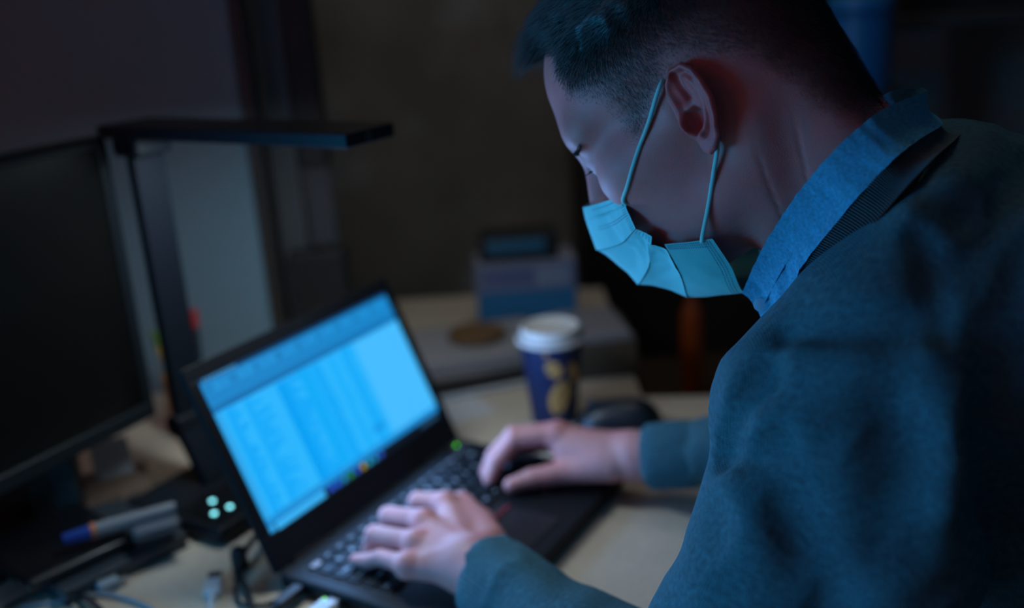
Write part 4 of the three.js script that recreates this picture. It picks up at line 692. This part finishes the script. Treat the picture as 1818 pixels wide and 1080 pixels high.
const hit = (px, py, f, t0 = 0.3) => { const r = ray(px, py), L = r.length(); let t = t0; for (let i = 0; i < 200; i++) { const p = EYE.clone().addScaledVector(r, t), d = f(p.x, p.y, p.z); if (d < 2e-4) return p; t += d * 0.7 / L; if (t > 3) return null; } return EYE.clone().addScaledVector(r, t); };
const trace = (pts) => pts.map(([x, y]) => hit(x, y, cloth)).filter(Boolean).map(A);
for (const [p, dep, w] of [[[[1290, 812], [1330, 812], [1390, 790]], 0.010, 0.010], [[[1284, 806], [1300, 762], [1322, 715], [1366, 664]], 0.013, 0.010],  [[[1300, 840], [1330, 900], [1340, 980]], -0.007, 0.016], [[[1400, 600], [1480, 590], [1600, 575]], 0.009, 0.012], [[[1430, 640], [1520, 650], [1610, 690]], -0.008, 0.016], [[[1590, 720], [1610, 830], [1590, 960]], 0.014, 0.020], [[[1660, 640], [1690, 760], [1680, 900]], -0.010, 0.016], [[[1752, 760], [1768, 860], [1762, 1000]], 0.014, 0.012], [[[1400, 900], [1450, 1000], [1470, 1070]], 0.010, 0.018], [[[1640, 420], [1662, 520], [1672, 600]], 0.006, 0.009], [[[1300, 700], [1350, 740], [1420, 745]], -0.003, 0.012]]) fold(trace(p), dep, w);
const knitTex = dataTex(512, 512, (u, v) => { const m = tfbm(u, v, 24, 3), q = 0.5 + 0.5 * Math.sin(u * Math.PI * 2 * 64 + 1.2 * Math.sin(v * Math.PI * 2 * 64)); const k = 0.86 + 0.30 * m + 0.10 * q; return [0.275 * k, 0.44 * k, 0.48 * k]; }, true);
const knitBump = dataTex(512, 512, (u, v) => { const a = Math.abs(((u * 64 + (v * 64 % 1 < 0.5 ? (v * 64 % 1) : 1 - (v * 64 % 1))) % 1) - 0.5) * 1.2 + 0.5 * tfbm(u, v, 64, 2); return [a, a, a]; });
const knit = new THREE.MeshPhysicalMaterial({ map: knitTex, bumpMap: knitBump, bumpScale: 0.00035, roughness: 0.9, sheen: 0.5, sheenColor: lin(0.10, 0.16, 0.18), sheenRoughness: 0.6, specularIntensity: 0.25 });
const sweater = part('sweater', boxUV(surface(clothFull, [-0.06, -0.34, -1.10], [0.72, 0.52, -0.44], 0.006, 1), 0.11), knit, person, 'grey-blue knitted sweater');
{ // seam round the armhole, standing a little proud
  const K = [[1606, 322], [1622, 350], [1636, 400], [1645, 470], [1650, 555], [1668, 610], [1700, 680], [1726, 745], [1740, 810], [1744, 900], [1738, 990], [1720, 1075]], p = [];
  const path = new THREE.CatmullRomCurve3(K.map(([x, y]) => V(x, y, 0)));
  for (let i = 0; i <= 90; i++) { const k = path.getPoint(i / 90), q = hit(k.x, k.y, clothFull); if (q && (!p.length || q.distanceTo(p[p.length - 1]) < 0.03)) p.push(q); }
  if (p.length > 3) part('sleeve_seam', boxUV(tube(p, 0.0016, 260, 8), 0.11), knit, sweater);
}
function band(top, bot, seg, rows, f) {                                 // a strip between two curves, f(s, t) its height along the normal
  const a = new THREE.CatmullRomCurve3(top), b = new THREE.CatmullRomCurve3(bot), P = [], U = [], I = [], mid = V();
  for (let i = 0; i <= seg; i++) { const A0 = a.getPoint(i / seg), B0 = b.getPoint(i / seg), tn = a.getTangent(i / seg), n = tn.clone().cross(B0.clone().sub(A0)).normalize(); for (let j = 0; j <= rows; j++) { const p = A0.clone().lerp(B0, j / rows).addScaledVector(n, f(i / seg, j / rows)); P.push(p.x, p.y, p.z); U.push(i / seg * a.getLength(), j / rows * 0.03); } }
  for (let i = 0; i < seg; i++) for (let j = 0; j < rows; j++) { const q = i * (rows + 1) + j; I.push(q, q + 1, q + rows + 1, q + 1, q + rows + 2, q + rows + 1); }
  const g = new THREE.BufferGeometry(); g.setAttribute('position', new THREE.Float32BufferAttribute(P, 3)); g.setAttribute('uv', new THREE.Float32BufferAttribute(U, 2)); g.setIndex(I); g.computeVertexNormals(); return g;
}
// shirt collar: a folded leaf standing round the neck, open in front
const denimTex = dataTex(256, 256, (u, v) => { const w = 0.5 + 0.5 * Math.sin((u + v) * Math.PI * 2 * 48), m = tfbm(u, v, 16, 3); const k = 0.85 + 0.22 * w + 0.35 * m; return [0.27 * k, 0.68 * k, 0.82 * k]; }, true);
denimTex.repeat.set(26, 26);
const denimBump = dataTex(256, 256, (u, v) => { const w = 0.5 + 0.5 * Math.sin((u + v) * Math.PI * 2 * 48); return [w, w, w]; }); denimBump.repeat.set(26, 26);
const denim = new THREE.MeshStandardMaterial({ map: denimTex, bumpMap: denimBump, bumpScale: 0.0003, roughness: 0.85, side: THREE.DoubleSide });
const wr = (s, t) => 0.0022 * Math.sin(s * 61) * t * (0.4 + 0.6 * Math.sin(s * 23)) + 0.004 * Math.sin(Math.PI * t) + 0.0016 * n3(s * 60, t * 3, 2);
const shirt = part('shirt_collar', [band(colTop, colBot, 220, 14, wr), band(colTop, colBot, 220, 6, (s, t) => wr(s, t) - 0.0025)], denim, person, 'blue denim shirt collar');
{ // stitching along the collar's lower edge and its front, and the inner stand of the collar
  const st = (u) => { const L = []; const a = new THREE.CatmullRomCurve3(colTop), b = new THREE.CatmullRomCurve3(colBot); for (let i = 0; i < 150; i++) { const s = 0.004 + i / 150 * 0.5; const e = (q) => { const A0 = a.getPoint(q), B0 = b.getPoint(q), n = a.getTangent(q).cross(B0.clone().sub(A0)).normalize(); return A0.lerp(B0, u).addScaledVector(n, wr(q, u) + 0.0004); }; L.push(new THREE.TubeGeometry(new THREE.LineCurve3(e(s), e(s + 0.0020)), 1, 0.00032, 5)); } return L; };
  part('stitching', mergeGeometries(st(0.90)), std(0.22, 0.36, 0.48, 0.8), shirt);
  const inn = (k, o) => ring([[1330, 505, 0.040], [1352, 462, 0.049], [1380, 415, 0.055], [1430, 345, 0.059], [1490, 285, 0.052], [1560, 230, 0.032], [1636, 190, 0.0]].map(([x, y, z]) => [x + k, y + k * 1.4, z + o]));
  part('collar_stand', band(inn(0, 0), inn(26, 0.012), 120, 6, () => 0), denim, shirt);
  const bt = toHead(colBot[0]).lerp(toHead(colTop[0]), 0.35).add(V(0.006, 0.004, 0.0035)).applyMatrix4(HM);
  part('button', lathe([[0, 0.0012], [0.003, 0.0012], [0.0045, 0.0018], [0.0052, 0.0012], [0.0052, 0], [0, 0]], 24).applyQuaternion(new THREE.Quaternion().setFromUnitVectors(V(0, 1, 0), HZ.clone().negate())).translate(bt.x, bt.y, bt.z), std(0.25, 0.42, 0.55, 0.4), shirt);
}
// ribbed neckband of the sweater, hugging the collar's lower edge
{
  const up = bandUp, dn = bandDown;
  part('neckband', band(up, dn, 1400, 8, (s, t) => 0.0055 * Math.sin(Math.PI * clamp(t * 0.9 + 0.08)) + 0.0009 * Math.sin(s * 2 * Math.PI * 230)), new THREE.MeshPhysicalMaterial({ color: lin(0.055, 0.095, 0.105), roughness: 0.92, side: THREE.DoubleSide, sheen: 0.3, sheenColor: lin(0.1, 0.15, 0.17) }), sweater, 'ribbed neckband');
}
// ribbed cuffs
for (const [e, h, c0, r] of [[J.elL, handL, 0.029, 0.0405], [J.elR, handR, 0.006, 0.0355]]) {
  const w = V(...h.wrist), d = e.clone().sub(w).normalize(), x = V(0, 1, 0).cross(d).normalize(), y = d.clone().cross(x), P = [], I = [], U = [], S = 360, R = 9;
  const prof = [[0.0, 0.0], [-0.004, 0.001], [-0.004, 0.004], [0, 0.0055], [0.0004, 0.018], [0.0, 0.035], [-0.001, 0.052], [-0.0035, 0.06], [-0.007, 0.062]];
  for (let i = 0; i <= S; i++) for (let j = 0; j < R; j++) { const a = i / S * Math.PI * 2, rr = r * (j === 0 ? 0.82 : 1) + prof[j][0] * 1 + 0.0007 * Math.sin(a * 60) + 0.0015 * n3(Math.cos(a) * 2, Math.sin(a) * 2, prof[j][1] * 30) + prof[j][1] * 0.05, p = w.clone().addScaledVector(d, c0 + prof[j][1]).addScaledVector(x, Math.cos(a) * rr).addScaledVector(y, Math.sin(a) * rr); P.push(p.x, p.y, p.z); U.push(a * r / 0.11, prof[j][1] / 0.11); }
  for (let i = 0; i < S; i++) for (let j = 0; j < R - 1; j++) { const q = i * R + j; I.push(q, q + R, q + 1, q + 1, q + R, q + R + 1); }
  const g = new THREE.BufferGeometry(); g.setAttribute('position', new THREE.Float32BufferAttribute(P, 3)); g.setAttribute('uv', new THREE.Float32BufferAttribute(U, 2)); g.setIndex(I); g.computeVertexNormals();
  const m = knit.clone(); m.side = THREE.DoubleSide; part('cuff', g, m, sweater);
}

// ---------------------------------------------------------------- face mask, in the head frame
{
  const C = (x, y) => V(x, y, 0);
  const half = [
    [hl(1105, 345, 0.0560), hl(1076, 357, 0.034), C(-0.1275, -0.0135)],
    [hl(1131, 405, 0.0585), hl(1108, 430, 0.041), C(-0.1370, -0.0480)],
    [hl(1154, 425, 0.0605), hl(1155, 468, 0.0425), C(-0.1230, -0.0890)],
    [hl(1184, 437, 0.0620), hl(1208, 482, 0.0525), C(-0.0930, -0.1180)],
    [hl(1265, 422, 0.0630), hl(1297, 470, 0.055), hl(1318, 514, 0.036), C(-0.0480, -0.1340)],
  ];
  const curve = (h) => { const pts = [...h, ...h.slice(0, -1).reverse().map(mirrorZ)]; return new THREE.CatmullRomCurve3(pts, false, 'centripetal'); };
  const swap = (i, p) => [p, ...half[i].slice(1)];
  const starts = [half[0], half[1], swap(2, hl(1150, 431, 0.0600)), swap(3, hl(1180, 432, 0.0630))].map(curve), ends = [half[1], swap(2, hl(1159, 418, 0.0612)), swap(3, hl(1184, 440, 0.0618)), half[4]].map(curve);
  const bul = [0.0010, -0.0012, -0.0016, 0.0016], stepUp = [0, 0.0016, 0.0018, 0.0018];
  const mid = V(-0.06, -0.06, 0);
  function at2(i, s, t) {                                              // panel i, s along it (0 near side .. 1 far side), t down it
    const a = starts[i].getPoint(s), b = ends[i].getPoint(s), p = a.clone().lerp(b, t), n = starts[i].getTangent(s).cross(b.clone().sub(a)); if (n.lengthSq() < 1e-12) return p; n.normalize(); if (n.dot(p.clone().sub(mid)) < 0) n.negate();
    const e = smooth(0, 0.14, s) * smooth(1, 0.86, s);
    return p.addScaledVector(n, bul[i] * Math.sin(Math.PI * t) * (0.3 + 0.7 * e) + (i < 3 ? 0.0006 * Math.pow(t, 6) * (0.35 + e) : 0) + 0.0007 * n3(s * 14, t * 3 + i * 5, 4) + 0.0012);
  }
  const maskMat = new THREE.MeshPhysicalMaterial({ color: lin(0.13, 0.59, 0.58), roughness: 0.82, side: THREE.DoubleSide, bumpMap: poreTex, bumpScale: 0.00025, sheen: 0.2, sheenColor: lin(0.4, 0.6, 0.7) });
  const mask = new THREE.Group(); mask.name = 'face_mask'; mask.userData.label = 'pleated pale blue surgical face mask'; person.add(mask);
  const S = 120, R = 14;
  for (let i = 0; i < 4; i++) {
    const P = [], U = [], I = [];
    for (let a = 0; a <= S; a++) for (let b = 0; b <= R; b++) { const p = at2(i, a / S, b / R); P.push(p.x, p.y, p.z); U.push(a / S * 3.2, (i + b / R) * 0.5); }
    for (let a = 0; a < S; a++) for (let b = 0; b < R; b++) { const q = a * (R + 1) + b; I.push(q, q + 1, q + R + 1, q + 1, q + R + 2, q + R + 1); }
    const g = new THREE.BufferGeometry(); g.setAttribute('position', new THREE.Float32BufferAttribute(P, 3)); g.setAttribute('uv', new THREE.Float32BufferAttribute(U, 2)); g.setIndex(I); g.computeVertexNormals();
    part('pleat', g.applyMatrix4(HM), maskMat, mask);
  }
  // welded dots along the edges
  const dots = [], dot = (i, s, t) => { const p = at2(i, s, t), q = at2(i, s + 0.004, t), r = at2(i, s, Math.min(1, t + 0.02)), x = q.sub(p).normalize(), n = x.clone().cross(r.clone().sub(p)).normalize(); if (n.dot(p.clone().sub(mid)) < 0) n.negate(); const y = n.clone().cross(x); dots.push(new THREE.BoxGeometry(0.00095, 0.0006, 0.0003).applyMatrix4(new THREE.Matrix4().makeBasis(x, y, n).setPosition(p.addScaledVector(n, 0.00012)))); };
  for (let k = 0; k < 30; k++) { const s = 0.03 + k * 0.0115; dot(0, s, 0.10); dot(0, s, 0.50); dot(0, s, 0.56); }
  for (let q = 0; q < 3; q++) for (let k = 0; k < 14; k++) dot(0, 0.022 + q * 0.018, 0.14 + k * 0.062);
  for (let q = 0; q < 3; q++) for (let k = 0; k < 5; k++) { dot(1, 0.018 + q * 0.016, 0.1 + k * 0.19); }
  for (let q = 0; q < 3; q++) for (let k = 0; k < 20; k++) dot(3, 0.014 + q * 0.014, 0.05 + k * 0.045);
  for (let q = 0; q < 3; q++) for (let k = 0; k < 40; k++) dot(3, 0.02 + k * 0.0112, 0.80 + q * 0.055);
  part('weld_dots', mergeGeometries(dots).applyMatrix4(HM), std(0.10, 0.30, 0.38, 0.7), mask, 'rows of small welded dots');
  part('nose_wire', mergeGeometries([tube([0.02, 0.08, 0.2, 0.35, 0.5, 0.65, 0.8, 0.92, 0.98].map((s) => at2(0, s, 0.28)), 0.0009, 60, 6)]).applyMatrix4(HM), maskMat, mask);
  // loops: from the upper corner over the ear root, behind the ear and back to the lower corner
  const loopM = std(0.30, 0.66, 0.62, 0.85);
  for (const s of [1, -1]) {
    const pts = [hl(1112, 362, 0.0590), hl(1108, 354, 0.0600), hl(1117, 325, 0.066), hl(1126, 295, 0.069), hl(1138, 258, 0.0715), hl(1150, 222, 0.0750), hl(1173, 150, 0.0765), hl(1183, 140, 0.068), hl(1215, 150, 0.050), hl(1250, 180, 0.0500), hl(1268, 222, 0.058), hl(1274, 255, 0.0710), hl(1268, 300, 0.0700), hl(1258, 365, 0.0665), hl(1247, 420, 0.0655), hl(1246, 430, 0.0645)].map((p) => s > 0 ? p : mirrorZ(p));
    pts.forEach((p, i) => { const d = headField(p.x, p.y, p.z); if (d < 0.0012 && (i < 7 || i > 10)) { const g = grad(headField, p.x, p.y, p.z); p.add(V(g[0], g[1], g[2]).multiplyScalar(0.0012 - d)); } });
    part('ear_loop', tube(pts, 0.00155, 160, 10).applyMatrix4(HM), loopM, mask, 'thin elastic ear loop');
  }
}
// ---------------------------------------------------------------- trousers, shoes and the chair, below the desk
{
  const kn = [V(0.16, -0.20, -0.66), V(0.18, -0.20, -0.90)], an = [V(0.14, -0.64, -0.62), V(0.2, -0.64, -0.94)];
  const S = []; kn.forEach((k, i) => { const h = [J.hip.x + 0.01, J.hip.y - 0.03, J.hip.z + (i ? -0.085 : 0.085)]; S.push(seg(h, A(k), 0.095, 0.068), seg(A(k), A(an[i]), 0.066, 0.05)); });
  S.push(seg([J.hip.x, J.hip.y, J.hip.z - 0.07], [J.hip.x, J.hip.y, J.hip.z + 0.07], 0.115, 0.115));
  part('trousers', boxUV(surface((x, y, z) => S.reduce((d, f) => smin(d, f(x, y, z), 0.04), 1), [0.05, -0.72, -1.06], [0.68, 0.0, -0.5], 0.018, 1), 0.2), std(0.02, 0.022, 0.03, 0.85), person, 'dark trousers');
  an.forEach((a, i) => part('shoe', surface((x, y, z) => smax(smin(cap(x, y, z, [a.x, -0.675, a.z], [a.x - 0.15, -0.70, a.z], 0.045, 0.036), cap(x, y, z, [a.x + 0.03, -0.69, a.z], [a.x, -0.66, a.z], 0.045, 0.045), 0.03), -0.739 - y, 0.01), [a.x - 0.2, -0.75, a.z - 0.08], [a.x + 0.1, -0.58, a.z + 0.08], 0.009, 1), softBlack, person));
  const g = thing('office_chair', 'black swivel office chair under the seated man', 'chair', [0.56, -0.74, -0.70]);
  part('seat', rbox(0.46, 0.07, 0.47, 0.03, -0.02, 0.42, 0), softBlack, g);
  part('backrest', T(rbox(0.05, 0.5, 0.42, 0.022), 0.27, 0.78, 0, 0, 0, -0.14), softBlack, g);
  part('back_bracket', tube([[0.1, 0.39, 0], [0.24, 0.40, 0], [0.275, 0.5, 0], [0.285, 0.7, 0]], 0.018, 30, 10), black, g);
  part('gas_post', cyl(0.025, 0.03, 0.3, 0, 0.24, 0), black, g);
  for (let i = 0; i < 5; i++) { const a = i * Math.PI * 0.4, c = Math.cos(a), s = Math.sin(a); part('foot_spoke', tube([[0, 0.1, 0], [c * 0.15, 0.09, s * 0.15], [c * 0.28, 0.06, s * 0.28]], 0.018, 12, 8), black, g); part('caster', cyl(0.025, 0.025, 0.03, 0, 0, 0, 20).rotateX(Math.PI / 2).rotateY(a).translate(c * 0.28, 0.025, s * 0.28), softBlack, g); }
}

renderer.render(scene, camera);
